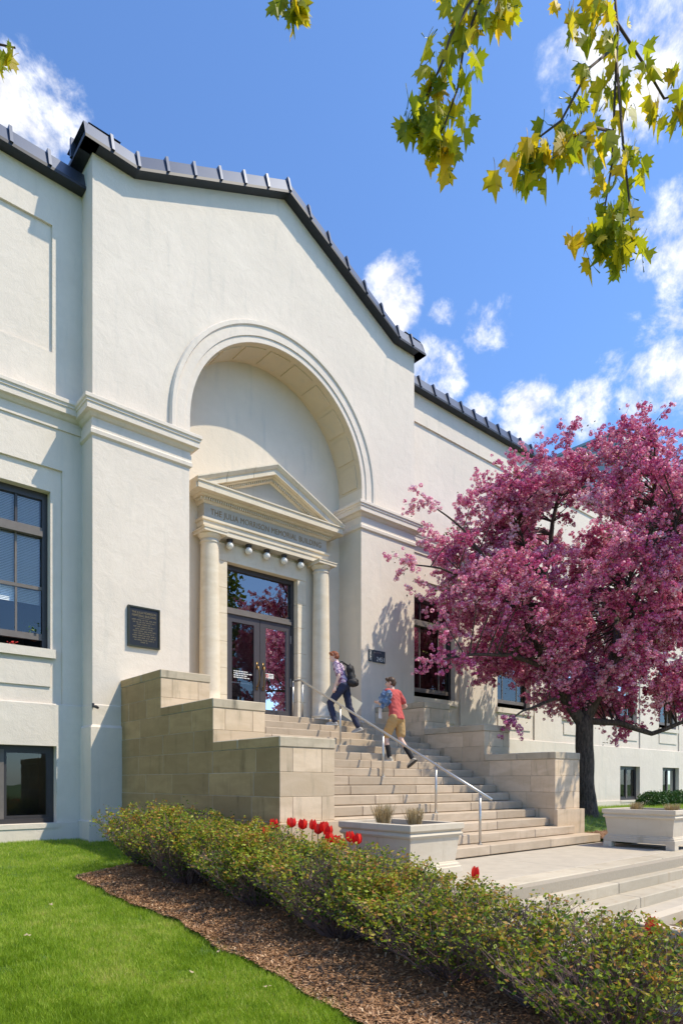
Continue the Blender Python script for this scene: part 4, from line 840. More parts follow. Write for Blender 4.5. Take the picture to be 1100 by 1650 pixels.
for pts, r0, r1 in (([(15.93, 8.6, 1.5), (15.3, 8.85, 2.3), (14.78, 8.98, 2.9), (14.0, 9.2, 4.2), (13.2, 9.6, 5.4)], 0.17, 0.04), ([(15.93, 8.6, 1.6), (16.3, 8.2, 2.7), (16.81, 7.86, 4.06), (17.3, 7.6, 5.8), (17.7, 7.4, 7.6)], 0.19, 0.04),
                    ([(15.93, 8.6, 1.6), (16.6, 8.0, 1.55), (17.0, 7.3, 1.25), (17.6, 6.6, 1.6), (18.6, 5.8, 2.4)], 0.10, 0.03), ([(15.5, 8.8, 2.1), (15.4, 9.3, 3.8), (15.6, 9.5, 5.6), (15.7, 9.2, 7.6), (15.8, 8.9, 8.9)], 0.12, 0.025),
                    ([(16.5, 8.05, 3.2), (15.8, 7.2, 4.4), (15.0, 6.3, 5.2), (14.3, 5.6, 5.6)], 0.10, 0.025), ([(16.5, 8.05, 3.3), (17.8, 8.6, 4.6), (19.0, 9.0, 5.6), (20.0, 9.2, 6.4)], 0.10, 0.025),
                    ([(14.78, 8.98, 2.9), (13.6, 9.2, 3.1), (12.4, 9.4, 3.0), (11.3, 9.5, 2.75)], 0.07, 0.015), ([(13.9, 9.25, 4.3), (12.9, 9.8, 4.9), (12.0, 10.1, 5.1), (11.05, 10.28, 5.05)], 0.05, 0.012), ([(13.4, 9.5, 5.2), (12.6, 9.9, 6.1), (11.8, 10.28, 6.7)], 0.045, 0.012),
                    ([(15.2, 8.86, 2.2), (14.2, 8.8, 1.9), (13.4, 8.75, 1.7), (12.8, 8.75, 1.45)], 0.05, 0.012), ([(15.6, 9.4, 5.0), (14.6, 9.6, 6.4), (13.8, 9.6, 7.2)], 0.05, 0.012), ([(17.3, 7.6, 5.8), (16.4, 7.0, 7.2), (16.0, 6.8, 8.6)], 0.05, 0.012)):
    nodes += [q for q in limb(pts, r0, r1)][3:]
ND = np.array([tuple(q) for q in nodes])
CC, RAD = np.array([16.4, 8.45, 5.15]), np.array([4.55, 4.0, 3.75]); sprays = []
tips_extra = [(11.05,10.28,5.05),(11.8,10.28,6.7),(11.3,9.5,2.75),(12.8,8.75,1.45),(12.2,10.0,4.4),(12.0,9.9,3.9),(11.6,10.0,5.8),(11.9,9.5,2.9)]
rr = random.Random(21)
while len(sprays) < 860:
    v = Vector((rr.gauss(0, 1), rr.gauss(0, 1), rr.gauss(0, 1))).normalized(); f = rr.uniform(0.42, 1.0)**0.55
    lump = 1 + 0.17*mnoise.noise(v*2.3 + Vector((3, 1, 7)))+0.07*mnoise.noise(v*6.0)
    p = Vector((CC[0]+v.x*RAD[0]*f*lump, CC[1]+v.y*RAD[1]*f*lump, CC[2]+v.z*RAD[2]*f*lump))
    if p.y > 12.0 or mnoise.noise(p*0.62 + Vector((0, 5, 0))) < -0.36 or mnoise.noise(p*1.35 + Vector((2, 0, 4))) < -0.36: continue
    if p.x < 13.6 and p.y < 9.4 and p.z > 5.0: continue
    if p.z < 2.3 and p.x < 17.0: continue
    if p.z > (0.555 if p.x < 16.3 else 0.525)*(0.66*p.x + 0.75*p.y) - max(0, p.x-17)*0.2: continue
    if p.x < 15.2 and p.z < 2.5 + (15.2-p.x)*0.55: continue
    sprays.append(p)
sprays += [Vector(p) for p in tips_extra]
tw = MB(); pos = []; tin = []; lpos = []
for i, p in enumerate(sprays):
    dd = np.linalg.norm(ND - np.array(p)[None] + np.array([[0, 0, 0.4]]), axis=1); b = Vector(ND[dd.argmin()]); 
    L = (p-b).length; mid = b.lerp(p, 0.5) + Vector((rr.gauss(0, 0.12), rr.gauss(0, 0.12), 0.12*L)); pts = [b, b.lerp(mid, 0.5)+Vector((0, 0, 0.03)), mid, mid.lerp(p, 0.55)+Vector((rr.gauss(0, 0.05), rr.gauss(0, 0.05), 0.04)), p]
    tw.tube(pts, [0.022, 0.017, 0.013, 0.009, 0.005], 4)
    base = rr.gauss(0.45, 0.15)
    for sub in range(4):
        d = Vector((rr.gauss(0, 1), rr.gauss(0, 1), rr.gauss(-0.1, 0.8))).normalized(); out_ = (p - Vector(CC)).normalized(); d = (d + out_*0.7).normalized(); ln_ = rr.uniform(0.3, 0.75); st_ = mid.lerp(p, rr.uniform(0.2, 1.0))
        en = st_ + d*ln_; tw.tube([st_, st_.lerp(en, 0.5)+Vector((0, 0, 0.03)), en], [0.007, 0.005, 0.003], 3)
        for k in range(int(ln_*24)+2):
            f = rr.random()**0.7; q = st_.lerp(en, f); pos.append((q.x+rr.gauss(0, 0.055), q.y+rr.gauss(0, 0.055), q.z+rr.gauss(0, 0.055))); tin.append(base + rr.gauss(0, 0.16))
        if rr.random() < 0.6: q = st_.lerp(en, rr.random()); lpos.append((q.x+rr.gauss(0, 0.1), q.y+rr.gauss(0, 0.1), q.z+rr.gauss(0, 0.1)))
    for k in range(10):
        q = mid.lerp(p, rr.uniform(0.1, 1.0)); pos.append((q.x+rr.gauss(0, 0.06), q.y+rr.gauss(0, 0.06), q.z+rr.gauss(0, 0.06))); tin.append(base + rr.gauss(0, 0.16))
pos = np.array(pos); npz = len(pos)
g = np.random.default_rng(3); tv = []; tf = []
for k in range(9):      # one pompom: nine cupped petals on a small ball
    z = 1 - 2*(k+0.5)/9; a = k*2.39996; r_ = math.sqrt(1-z*z); nrm = Vector((r_*math.cos(a), r_*math.sin(a), z)); t1 = nrm.cross(Vector((0.3, 0.5, 0.8))).normalized(); t2 = nrm.cross(t1); c = nrm*0.85
    b = len(tv); 
    for sx, sy, pr in ((-1, -1, 0.0), (1, -1, 0.25), (1, 1, 0.0), (-1, 1, 0.25)): tv.append(tuple(c + t1*sx*0.46 + t2*sy*0.46 + nrm*pr))
    tf.append((b, b+1, b+2, b+3))
ct = np.clip(np.array(tin), 0, 1)
V = np.einsum('nij,vj->nvi', rand_rot(npz), np.array(tv))*g.uniform(0.024, 0.050, npz)[:, None, None] + pos[:, None, :]
Fq = (np.array(tf)[None] + (np.arange(npz)*len(tv))[:, None, None]).reshape(-1, 4); ti = np.clip(np.repeat(ct, 9) + g.normal(0, 0.2, npz*9), 0, 1)
cr = link_obj('blossom_crown', np_mesh('blossom_crown', V.reshape(-1, 3), Fq, ti, 'blossom'), None, tr); struct(cr, 'stuff')
lpos = np.array(lpos); lpos = np.repeat(lpos, 6, 0) + g.normal(0, 0.07, (len(lpos)*6, 3)); nl = len(lpos)
lo = link_obj('young_leaves', scatter('young_leaves', np.array([(0, 0, 0), (0.28, 0.5, 0.06), (0, 1, 0), (-0.28, 0.5, 0.06)]), np.array([[0, 1, 2, 3]]), lpos, rand_rot(nl), g.uniform(0.04, 0.075, nl), g.random(nl), 'crab_leaf'), None, tr); struct(lo, 'stuff')
part('trunk', trunk, 'bark', tr, True); part('branches', tw, 'bark', tr, kind='stuff')

# ------------------------------------------------------------------ maple overhead: trunk behind the viewer, boughs reaching into view
mp_ = thing('maple_tree', (2.8, -3.6, -1.69), 'maple whose leafy yellow-green boughs hang into the top of the view', 'tree')
mt = MB(); mt.tube([(2.8, -3.6, -1.75), (2.8, -3.6, -1.2), (2.75, -3.55, 1.5), (2.8, -3.5, 4.0), (2.9, -3.5, 6.5), (2.9, -3.6, 8.5)], [0.36, 0.27, 0.23, 0.2, 0.12, 0.05], 12)
for pts in ([(2.8, -3.5, 3.6), (2.9, -2.0, 4.6), (3.0, -0.2, 4.75), (3.08, 1.2, 4.35), (3.11, 1.53, 4.03)], [(2.8, -3.5, 3.8), (2.6, -1.8, 4.8), (2.5, 0.2, 4.9), (2.55, 1.4, 4.3), (2.58, 1.73, 3.8)], [(2.5, 0.2, 4.9), (2.2, 1.3, 4.75), (1.95, 2.2, 4.3), (1.89, 2.47, 3.93)], [(2.2, 1.3, 4.75), (1.4, 2.4, 4.7), (0.8, 3.2, 4.2), (0.69, 3.65, 3.78)],
            [(3.0, -0.2, 4.75), (3.05, 0.9, 4.6), (3.1, 1.6, 4.12)], [(2.5, 0.2, 4.9), (2.55, 1.2, 4.55), (2.49, 1.8, 3.84)], [(2.5, 0.2, 4.9), (2.7, 1.1, 4.5), (2.71, 1.75, 3.9)]): mt.tube(pts, [0.06*(1-i/len(pts))+0.010 for i in range(len(pts))], 6)
part('trunk', mt, 'bark', mp_, True)
n = 5200; v = rng.normal(size=(n, 3)); v /= np.linalg.norm(v, axis=1, keepdims=True); v *= (rng.random(n)**0.4)[:, None]*np.array([2.9, 2.6, 2.6]); v += np.array([3.1, -4.2, 7.2])
struct(link_obj('crown', scatter('crown', np.array([(0, 0, 0), (0.5, 0.4, 0.1), (0, 1, 0), (-0.5, 0.4, 0.1)]), np.array([[0, 1, 2, 3]]), v, rand_rot(n), rng.uniform(0.12, 0.22, n), rng.random(n), 'maple_crown_leaf'), None, mp_), 'stuff')
OUT = [(0.0, 0.0), (0.10, 0.02), (0.34, 0.10), (0.30, -0.10), (0.56, -0.14), (0.40, -0.28), (0.52, -0.52), (0.34, -0.44), (0.30, -0.60), (0.16, -0.62), (0.10, -0.82), (0.0, -1.08)]
def leaf_mesh(seed):
    r2 = random.Random(seed); half = [(x*r2.uniform(0.85, 1.12), z*r2.uniform(0.92, 1.06)) for x, z in OUT]; half[0] = (0, 0); half[-1] = (0, half[-1][1]); dr = r2.uniform(0.35, 0.95); cu = r2.uniform(0.05, 0.3)
    f = lambda x, z: (x*math.cos(dr), abs(x)*math.sin(dr) + cu*z*z, z)
    vs = [f(0, -0.42)] + [f(x, z) for x, z in half] + [f(-x*0.96, z*1.02) for x, z in half[-2:0:-1]]
    m_ = len(vs)-1; mb = MB().add(vs, [(0, i, i % m_ + 1) for i in range(1, m_+1)]); mb.tube([(0, 0.0, 0.0), (0.02, 0.02, 0.2), (0, 0.05, 0.42)], 0.012, 3)
    return mb.mesh('leaf')
LM = [leaf_mesh(s_) for s_ in range(6)]
for me in LM: me.materials.append(M['maple_leaf'])
BR = {'R1': [(3.11,1.53,4.03),(3.13,1.51,3.69),(3.12,1.52,3.39),(3.11,1.53,3.11),(3.08,1.55,2.9),(3.05,1.58,2.76)], 'R2': [(3.125,1.515,3.55),(3.1,1.47,3.09),(3.12,1.45,2.82),(3.13,1.44,2.70)], 'R3': [(3.125,1.515,3.62),(2.93,1.55,3.4),(2.83,1.64,3.15),(2.76,1.7,3.08),(2.69,1.77,3.0)],
      'R4': [(3.127,1.512,3.73),(3.27,1.45,3.59),(3.35,1.38,3.41),(3.42,1.32,3.44),(3.48,1.27,3.5)], 'R5': [(3.11,1.53,3.20),(2.89,1.53,3.08),(2.83,1.57,3.02),(2.79,1.61,2.98)], 'R6': [(3.1,1.67,4.12),(3.11,1.66,3.9),(3.0,1.62,3.74)],
      'M1': [(2.58,1.73,3.8),(2.52,1.78,3.57),(2.47,1.82,3.4),(2.45,1.84,3.2),(2.41,1.88,3.04),(2.38,1.9,2.97)], 'M2': [(2.47,1.75,3.57),(2.39,1.83,3.39),(2.36,1.86,3.26),(2.31,1.90,3.12),(2.26,1.95,3.06)], 'M3': [(2.49,1.87,3.84),(2.49,1.87,3.63),(2.47,1.89,3.58)], 'M4': [(2.71,1.75,3.9),(2.7,1.75,3.76),(2.68,1.77,3.68)],
      'C1': [(1.89,2.47,3.93),(1.86,2.48,3.82),(1.86,2.48,3.76)], 'L1': [(0.69,3.65,3.78),(0.81,3.56,3.72),(0.91,3.47,3.69)]}
DENS = {'R1': 44, 'R2': 30, 'R3': 38, 'R4': 36, 'R5': 18, 'R6': 14, 'M1': 42, 'M2': 34, 'M3': 12, 'M4': 12, 'C1': 11, 'L1': 9}
rr = random.Random(77); fl = MB()
for key, pts in BR.items():
    P3 = [Vector(p) + (Vector((-0.07, 0.06, 0)) if key[0] == 'M' else Vector((0, 0, -0.07 if (key in ('R1', 'R2') and i > 2) or key in ('C1', 'L1') else 0))) for i, p in enumerate(pts)]; m_ = len(P3); bo = part('bough', MB().tube(P3, [0.0075*(1-0.6*i/m_) for i in range(m_)], 5), 'twig', mp_, True)
    for k in range(DENS[key]):
        f = (rr.random()**0.75 if key not in ('C1', 'L1') else rr.uniform(0.5, 1))*(m_-1.001); i = int(f); q = P3[i].lerp(P3[i+1], f-i)
        if key[0] in 'RM' and k < DENS[key]*0.24: q = P3[-1] + Vector((rr.gauss(0, 0.03), rr.gauss(0, 0.03), 0.02))
        s_ = rr.uniform(0.075, 0.135); q = q + Vector((rr.gauss(0, 0.045), rr.gauss(0, 0.045), rr.gauss(-0.045, 0.03)))
        o = bpy.data.objects.new('leaf', LM[rr.randrange(6)]); C.objects.link(o); o.parent = bo; o.location = q; o.scale = (s_,)*3
        o.rotation_euler = (rr.gauss(0, 0.26), rr.gauss(0, 0.26), rr.uniform(0, 6.28))
        if rr.random() < 0.34:
            for j in range(4): e = q + Vector((rr.gauss(0, 0.03), rr.gauss(0, 0.03), rr.uniform(-0.07, 0.0))); fl.tube([q, q.lerp(e, 0.5)+Vector((0, 0, -0.01)), e], [0.0012, 0.001, 0.0035], 3)
for bo in [o for o in C.objects if o.parent == mp_ and o.name.startswith('bough')]:
    pv = [v.co.copy() for v in bo.data.vertices]; V = []; Fq = []
    for k in range(9 if len(pv) > 16 else 5):
        q = rr.choice(pv) + Vector((rr.gauss(0, 0.05), rr.gauss(0, 0.05), rr.gauss(-0.04, 0.035))); s_ = rr.uniform(0.05, 0.085); me = LM[rr.randrange(6)]
        mt_ = Matrix.Rotation(rr.uniform(0, 6.28), 3, 'Z') @ Matrix.Rotation(rr.gauss(0, 0.35), 3, 'X') @ Matrix.Rotation(rr.gauss(0, 0.35), 3, 'Y'); b0 = len(V)
        V += [tuple(q + mt_ @ v.co * s_) for v in me.vertices]; Fq += [tuple(b0 + i for i in p.vertices) for p in me.polygons]
    me = bpy.data.meshes.new('small_leaves'); me.from_pydata(V, [], Fq); me.materials.append(M['maple_leaf']); o = bpy.data.objects.new('small_leaves', me); C.objects.link(o); o.parent = bo; o['kind'] = 'stuff'
part('flower_tassels', fl, 'tulip_stem', mp_, kind='stuff')

# street trees opposite the hall (seen mirrored in its glass)
def street_tree(x, y, r, h, label, sd):
    g = np.random.default_rng(sd); th = thing('street_tree', (x, y, -1.9), label, 'tree', 'green street trees'); part('trunk', MB().tube([(x, y, -2.1), (x, y, 1.5), (x+0.1, y, h*0.7)], [0.3, 0.22, 0.06], 8), 'bark', th, True)
    n = 9000; v = g.normal(size=(n, 3)); v /= np.linalg.norm(v, axis=1, keepdims=True); lump = np.array([1+0.35*mnoise.noise(Vector(q)*2.2+Vector((sd, 0, 0))) for q in v]); v *= (g.random(n)**0.35*lump)[:, None]*np.array([r, r, h*0.42]); v += np.array([x, y, h*0.58])
    struct(link_obj('crown', scatter('crown', np.array([(0, 0, 0), (0.5, 0.4, 0.1), (0, 1, 0), (-0.5, 0.4, 0.1)]), np.array([[0, 1, 2, 3]]), v, rand_rot(n), g.uniform(0.16, 0.34, n), g.random(n), 'maple_crown_leaf'), None, th), 'stuff')
street_tree(20.6, -10.0, 2.8, 17.0, 'tall green street tree mirrored in the left of the door transom', 31)
street_tree(36.0, -11.0, 4.0, 15.0, 'broad green street tree mirrored in the right wing windows', 32)
street_tree(-2.5, -9.0, 3.2, 12.0, 'green street tree mirrored in the left wing window', 33)

# ------------------------------------------------------------------ far building
fb = thing('background_building', (59, 40, -2), 'tall grey and white modern block rising behind the blossoming tree', 'building')
part('white_front', MB().box(58.9, 90, 28.1, 60, -2, 32.1), 'far_white', fb)
cl = MB()
for i in range(22): z0 = -2 + i*1.56; part('cladding_panel', MB().box(58.78, 58.89, 28.0, 61, z0+0.03, min(z0+1.53, 32.3)), 'grey_cladding', fb)
part('roof_edge', MB().box(58.7, 90.1, 27.95, 60.2, 32.32, 32.6), 'grey_cladding', fb)

# ------------------------------------------------------------------ people
def ico(c, r):
    bm = bmesh.new(); bmesh.ops.create_icosphere(bm, subdivisions=2, radius=1.0); v = [Vector((p.co.x*r[0], p.co.y*r[1], p.co.z*r[2])) + Vector(c) for p in bm.verts]; bm.free(); return v
def body_mesh(name, segs, voxel=0.014, smooth=4):
    bm = bmesh.new()
    for s_ in segs:
        if s_[0] == 'c': _, a, b, ra, rb = s_; pts = ico(a, ra if hasattr(ra, '__len__') else (ra,)*3) + ico(b, rb if hasattr(rb, '__len__') else (rb,)*3)
        else: _, a, ra = s_; pts = ico(a, ra)
        vs = [bm.verts.new(p) for p in pts]; res = bmesh.ops.convex_hull(bm, input=vs); 
        junk = [e for e in res['geom_interior'] + res['geom_unused'] if isinstance(e, bmesh.types.BMVert)]
        if junk: bmesh.ops.delete(bm, geom=list(set(junk)), context='VERTS')
    me = bpy.data.meshes.new(name); bm.to_mesh(me); bm.free()
    o = bpy.data.objects.new('tmp', me); C.objects.link(o)
    r = o.modifiers.new('r', 'REMESH'); r.mode = 'VOXEL'; r.voxel_size = voxel; sm_ = o.modifiers.new('s', 'SMOOTH'); sm_.factor = 0.5; sm_.iterations = smooth
    bpy.context.view_layer.update(); out = bpy.data.meshes.new_from_object(o.evaluated_get(bpy.context.evaluated_depsgraph_get())); bpy.data.objects.remove(o); out.materials.clear()
    if name in ('shirt', 't_shirt', 'jeans', 'shorts', 'bag', 'sleeve'):
        nr = [v.normal.copy() for v in out.vertices]
        for v, q in zip(out.vertices, nr):
            w_ = v.co; v.co = w_ + q*(0.012*mnoise.noise(Vector((w_.x*9, w_.y*9, w_.z*16 + w_.x*8))) + 0.007*abs(mnoise.noise(Vector((w_.x*21+3, w_.y*21, w_.z*13)))))
    if name == 'hair':
        nr = [v.normal.copy() for v in out.vertices]
        for v, q in zip(out.vertices, nr): v.co = v.co + q*0.010*mnoise.noise(Vector((v.co.x*45, v.co.y*45, v.co.z*14)))
    out.polygons.foreach_set('use_smooth', [True]*len(out.polygons)); return out
def rotz(p, c, a): d = Vector(p)-Vector(c); return Vector(c) + Vector((d.x*math.cos(a)-d.y*math.sin(a), d.x*math.sin(a)+d.y*math.cos(a), d.z))
def hand(wrist, fwd, side, s_=1.0):
    # relaxed, slightly curled hand: palm, four fingers of unequal length, thumb leaving the palm's side
    w_ = Vector(wrist); f = Vector(fwd).normalized(); sd_ = Vector(side).normalized(); n_ = f.cross(sd_).normalized(); segs = [('c', w_, w_+f*0.085*s_, (0.022, 0.022, 0.022), (0.028, 0.028, 0.024))]
    for k, (off, L) in enumerate(((-0.027, 0.062), (-0.009, 0.074), (0.009, 0.070), (0.026, 0.054))):
        a = w_ + f*0.085*s_ + sd_*off*s_; b = a + (f*0.8+n_*0.35).normalized()*L*0.55*s_; c = b + (f*0.35+n_*0.9).normalized()*L*0.5*s_; segs += [('c', a, b, 0.0095, 0.0088), ('c', b, c, 0.0088, 0.0075)]
    a = w_ + f*0.03*s_ - sd_*0.022*s_; b = a + (f*0.6 - sd_*0.7 + n_*0.3).normalized()*0.038*s_; c = b + (f*0.85 + n_*0.45).normalized()*0.03*s_
    return segs + [('c', a, b, 0.012, 0.010), ('c', b, c, 0.010, 0.008)]
def head_segs(c, yaw, pitch=0.0):
    c = Vector(c); rt = lambda x, y, z: c + Matrix.Rotation(yaw, 3, 'Z') @ (Matrix.Rotation(pitch, 3, 'X') @ Vector((x, y, z)))
    return [('e', rt(0, -0.012, 0.03), (0.073, 0.09, 0.088)), ('c', rt(0, 0.03, -0.02), rt(0, 0.045, -0.085), 0.058, 0.034), ('c', rt(0, 0.088, 0.012), rt(0, 0.108, -0.022), 0.010, 0.014), ('c', rt(-0.028, 0.083, -0.062), rt(0.028, 0.083, -0.062), 0.010, 0.010),
            ('c', rt(0.074, -0.01, 0.02), rt(0.076, -0.014, -0.028), 0.013, 0.009), ('c', rt(-0.074, -0.01, 0.02), rt(-0.076, -0.014, -0.028), 0.013, 0.009)], rt
def shoe(th, ankle, fwd, pitch, upper, sole, label=None):
    a = Vector(ankle); f = Vector((fwd[0], fwd[1], 0)).normalized(); f = (f*math.cos(pitch) + Vector((0, 0, math.sin(pitch)))).normalized(); up = Vector((0, 0, 1)) - f*f.z; up.normalize()
    heel = a - f*0.045 - up*0.05; toe = a + f*0.165 - up*0.055; mid = a + f*0.07 - up*0.035
    so_ = local_part('shoe', body_mesh('shoe', [('c', heel, mid, 0.037, 0.038), ('c', mid, toe, 0.038, 0.033), ('c', a+up*0.0, heel, 0.042, 0.038), ('c', a, mid, 0.04, 0.036)], 0.012, 3), upper, th)
    sd_ = f.cross(up).normalized(); vs = []; 
    ring_ = [(-0.085, 0.032), (-0.09, 0.0), (-0.085, -0.032), (0.05, -0.042), (0.15, -0.042), (0.20, -0.02), (0.20, 0.02), (0.15, 0.042), (0.05, 0.042)]
    b0 = a - up*0.088; mb = MB(); n = len(ring_)
    mb.add([b0 + f*x + sd_*y for x, y in ring_] + [b0 + f*x*0.98 + sd_*y*0.96 + up*0.026 for x, y in ring_], [tuple(range(n)), tuple(range(2*n-1, n-1, -1))] + [(i, (i+1) % n, (i+1) % n + n, i+n) for i in range(n)])
    o = local_part('sole', mb, sole, so_); return so_
# --- person with backpack (faces +y locally)
pa = thing('person', (9.66, 11.22, 1.2835), 'person with red hair, purple patterned shirt and navy jeans climbing near the top', 'person', None, R(38))
hipL, hipR = (-0.09, -0.22, 0.90), (0.09, -0.22, 0.89); shL, shR = (-0.175, -0.05, 1.37), (0.175, -0.07, 1.37)
anL, knL = (-0.10, 0.0, 0.092), (-0.10, 0.10, 0.50); knR, anR = (0.10, -0.30, 0.45), (0.10, -0.52, -0.04)
elL, wrL = (-0.235, -0.13, 1.10), (-0.225, -0.03, 0.86); elR, wrR = (0.24, -0.10, 1.10), (0.25, 0.05, 0.90)
hs, rt = head_segs((0, 0.03, 1.575), R(4), R(-12))
tor = [('c', (0, -0.21, 0.93), (0, -0.15, 1.12), (0.155, 0.105, 0.09), (0.145, 0.10, 0.1)), ('c', (0, -0.15, 1.12), (0, -0.08, 1.32), (0.145, 0.1, 0.1), (0.165, 0.10, 0.09)), ('c', shL, shR, 0.062, 0.062)]
body = tor + [('c', (0, -0.07, 1.38), (0, 0.0, 1.52), 0.052, 0.05), ('c', hipL, knL, 0.082, 0.055), ('c', knL, anL, 0.054, 0.036), ('c', hipR, knR, 0.082, 0.055), ('c', knR, anR, 0.054, 0.036), ('c', shL, elL, 0.046, 0.036), ('c', elL, wrL, 0.036, 0.025), ('c', shR, elR, 0.046, 0.036), ('c', elR, wrR, 0.036, 0.025)] + hs + hand(wrL, (0.0, 0.25, -1), (0, 1, 0.2)) + hand(wrR, (0.05, 0.3, -1), (0, 1, 0.2))
bo = local_part('body', body_mesh('body', body, 0.011, 3), 'skin_pale', pa)
inf = 0.018
local_part('shirt', body_mesh('shirt', [(s_[0], s_[1], s_[2], tuple(x+inf for x in s_[3]) if hasattr(s_[3], '__len__') else s_[3]+inf, tuple(x+inf for x in s_[4]) if hasattr(s_[4], '__len__') else s_[4]+inf) for s_ in tor] + [('c', shL, Vector(shL).lerp(Vector(elL), 0.72), 0.066, 0.064), ('c', shR, Vector(shR).lerp(Vector(elR), 0.72), 0.066, 0.064)]), 'shirt_floral', pa)
local_part('jeans', body_mesh('jeans', [('c', (-0.05, -0.225, 0.92), (0.05, -0.225, 0.92), (0.115, 0.125, 0.10), (0.115, 0.125, 0.10)), ('c', hipL, knL, 0.102, 0.078), ('c', knL, (-0.10, 0.0, 0.12), 0.076, 0.066), ('c', hipR, knR, 0.102, 0.078), ('c', knR, (0.10, -0.50, 0.0), 0.076, 0.066)]), 'jeans_navy', pa)
local_part('hair', body_mesh('hair', [('e', rt(0, -0.02, 0.045), (0.083, 0.10, 0.088)), ('e', rt(0, -0.055, -0.01), (0.076, 0.066, 0.085)), ('c', rt(-0.05, 0.055, 0.085), rt(0.05, 0.055, 0.085), 0.035, 0.035), ('c', rt(-0.07, 0.02, 0.05), rt(-0.072, -0.01, 0.0), 0.02, 0.016), ('c', rt(0.07, 0.02, 0.05), rt(0.072, -0.01, 0.0), 0.02, 0.016)], 0.011, 2), 'hair_red', pa)
local_part('eyes', MB().lathe([(0.001, -0.008), (0.009, 0), (0.001, 0.008)], 0, 0, 8), 'eye_dark', pa).location = rt(-0.032, 0.082, 0.018)
local_part('eyes', MB().lathe([(0.001, -0.008), (0.009, 0), (0.001, 0.008)], 0, 0, 8), 'eye_dark', pa).location = rt(0.032, 0.082, 0.018)
shoe(pa, anL, (0, 1), 0.0, 'shoe_grey', 'sole_white'); shoe(pa, (0.10, -0.52, -0.04), (0, 1), R(-18), 'shoe_grey', 'sole_white')
def place_at(p, x, y, z): th = p.matrix_basis.to_3x3(); return Vector(p.location) + Matrix.Rotation(p.rotation_euler.z, 3, 'Z') @ Vector((x, y, z))
bp = thing('backpack', place_at(pa, 0, -0.34, 1.15), 'black backpack worn by the red-haired person', 'backpack', None, pa.rotation_euler.z)
bm_ = body_mesh('bag', [('c', (-0.09, -0.06, -0.19), (0.09, -0.06, -0.19), (0.085, 0.13, 0.08), (0.085, 0.13, 0.08)), ('c', (-0.08, 0.0, 0.12), (0.08, 0.0, 0.12), (0.07, 0.085, 0.09), (0.07, 0.085, 0.09)), ('c', (0, -0.05, -0.15), (0, 0.0, 0.16), (0.13, 0.10, 0.09), (0.12, 0.085, 0.08)), ('c', (-0.05, -0.14, -0.14), (0.05, -0.14, -0.14), 0.05, 0.05)], 0.014, 3)
local_part('bag', bm_, 'black_cloth', bp)
for sg in (-1, 1): local_part('strap', MB().tube([(sg*0.10, 0.02, 0.19), (sg*0.125, 0.16, 0.285), (sg*0.13, 0.285, 0.24), (sg*0.135, 0.315, 0.12), (sg*0.14, 0.24, -0.02), (sg*0.13, 0.10, -0.12)], 0.016, 6), 'black_cloth', bp, True)
local_part('grab_loop', MB().tube([(-0.03, 0.02, 0.2), (-0.02, 0.0, 0.25), (0.02, 0.0, 0.25), (0.03, 0.02, 0.2)], 0.008, 5), 'black_cloth', bp)
bd = thing('presentation_board', place_at(pa, 0.27, -0.10, 0.58), 'large cream board carried under the arm of the red-haired person', 'board', None, R(62))
ca, sa = math.cos(R(32)), math.sin(R(32)); lv, sv = Vector((0, ca, sa)), Vector((0, -sa, ca)); mb = MB()
vs = [Vector((x, 0, 0)) + lv*l*0.43 + sv*s_*0.25 for x in (-0.006, 0.006) for l, s_ in ((-1, -1), (1, -1), (1, 1), (-1, 1))]
mb.add(vs, [(0, 1, 2, 3), (7, 6, 5, 4), (0, 4, 5, 1), (1, 5, 6, 2), (2, 6, 7, 3), (3, 7, 4, 0)]); local_part('sheet', mb, 'board_cream', bd)
# --- person in red t-shirt
pb = thing('person', (9.93, 9.66, 0.446), 'person in red t-shirt, khaki shorts and black socks climbing lower on the stair', 'person', None, R(8))
hipL, hipR = (-0.095, -0.10, 0.90), (0.095, -0.10, 0.90); anL, knL = (-0.10, 0.02, 0.095), (-0.11, 0.10, 0.50); knR, anR = (0.11, -0.12, 0.47), (0.10, -0.42, 0.06)
shL, shR = (-0.19, 0.0, 1.45), (0.19, 0.0, 1.45); elL, wrL = (-0.30, 0.06, 1.17), (-0.22, 0.24, 1.26); elR, wrR = (0.35, -0.08, 1.19), (0.27, 0.14, 1.08)
hs, rt = head_segs((-0.015, 0.06, 1.665), R(28), R(-6))
tor = [('c', (0, -0.10, 0.95), (0, -0.05, 1.15), (0.16, 0.11, 0.09), (0.155, 0.105, 0.1)), ('c', (0, -0.05, 1.15), (0, 0.0, 1.40), (0.155, 0.105, 0.1), (0.18, 0.105, 0.09)), ('c', shL, shR, 0.068, 0.068)]
body = tor + [('c', (0, 0.0, 1.46), (0, 0.045, 1.60), 0.056, 0.054), ('c', hipL, knL, 0.088, 0.058), ('c', knL, anL, 0.058, 0.038), ('c', hipR, knR, 0.088, 0.058), ('c', knR, anR, 0.058, 0.038), ('c', shL, elL, 0.05, 0.04), ('c', elL, wrL, 0.04, 0.027), ('c', shR, elR, 0.05, 0.04), ('c', elR, wrR, 0.04, 0.027)] + hs + hand(wrL, (0.3, 0.9, 0.2), (0.2, 0, 1)) + hand(wrR, (-0.6, 0.7, -0.1), (0, 0.1, 1))
local_part('body', body_mesh('body', body, 0.011, 3), 'skin', pb)
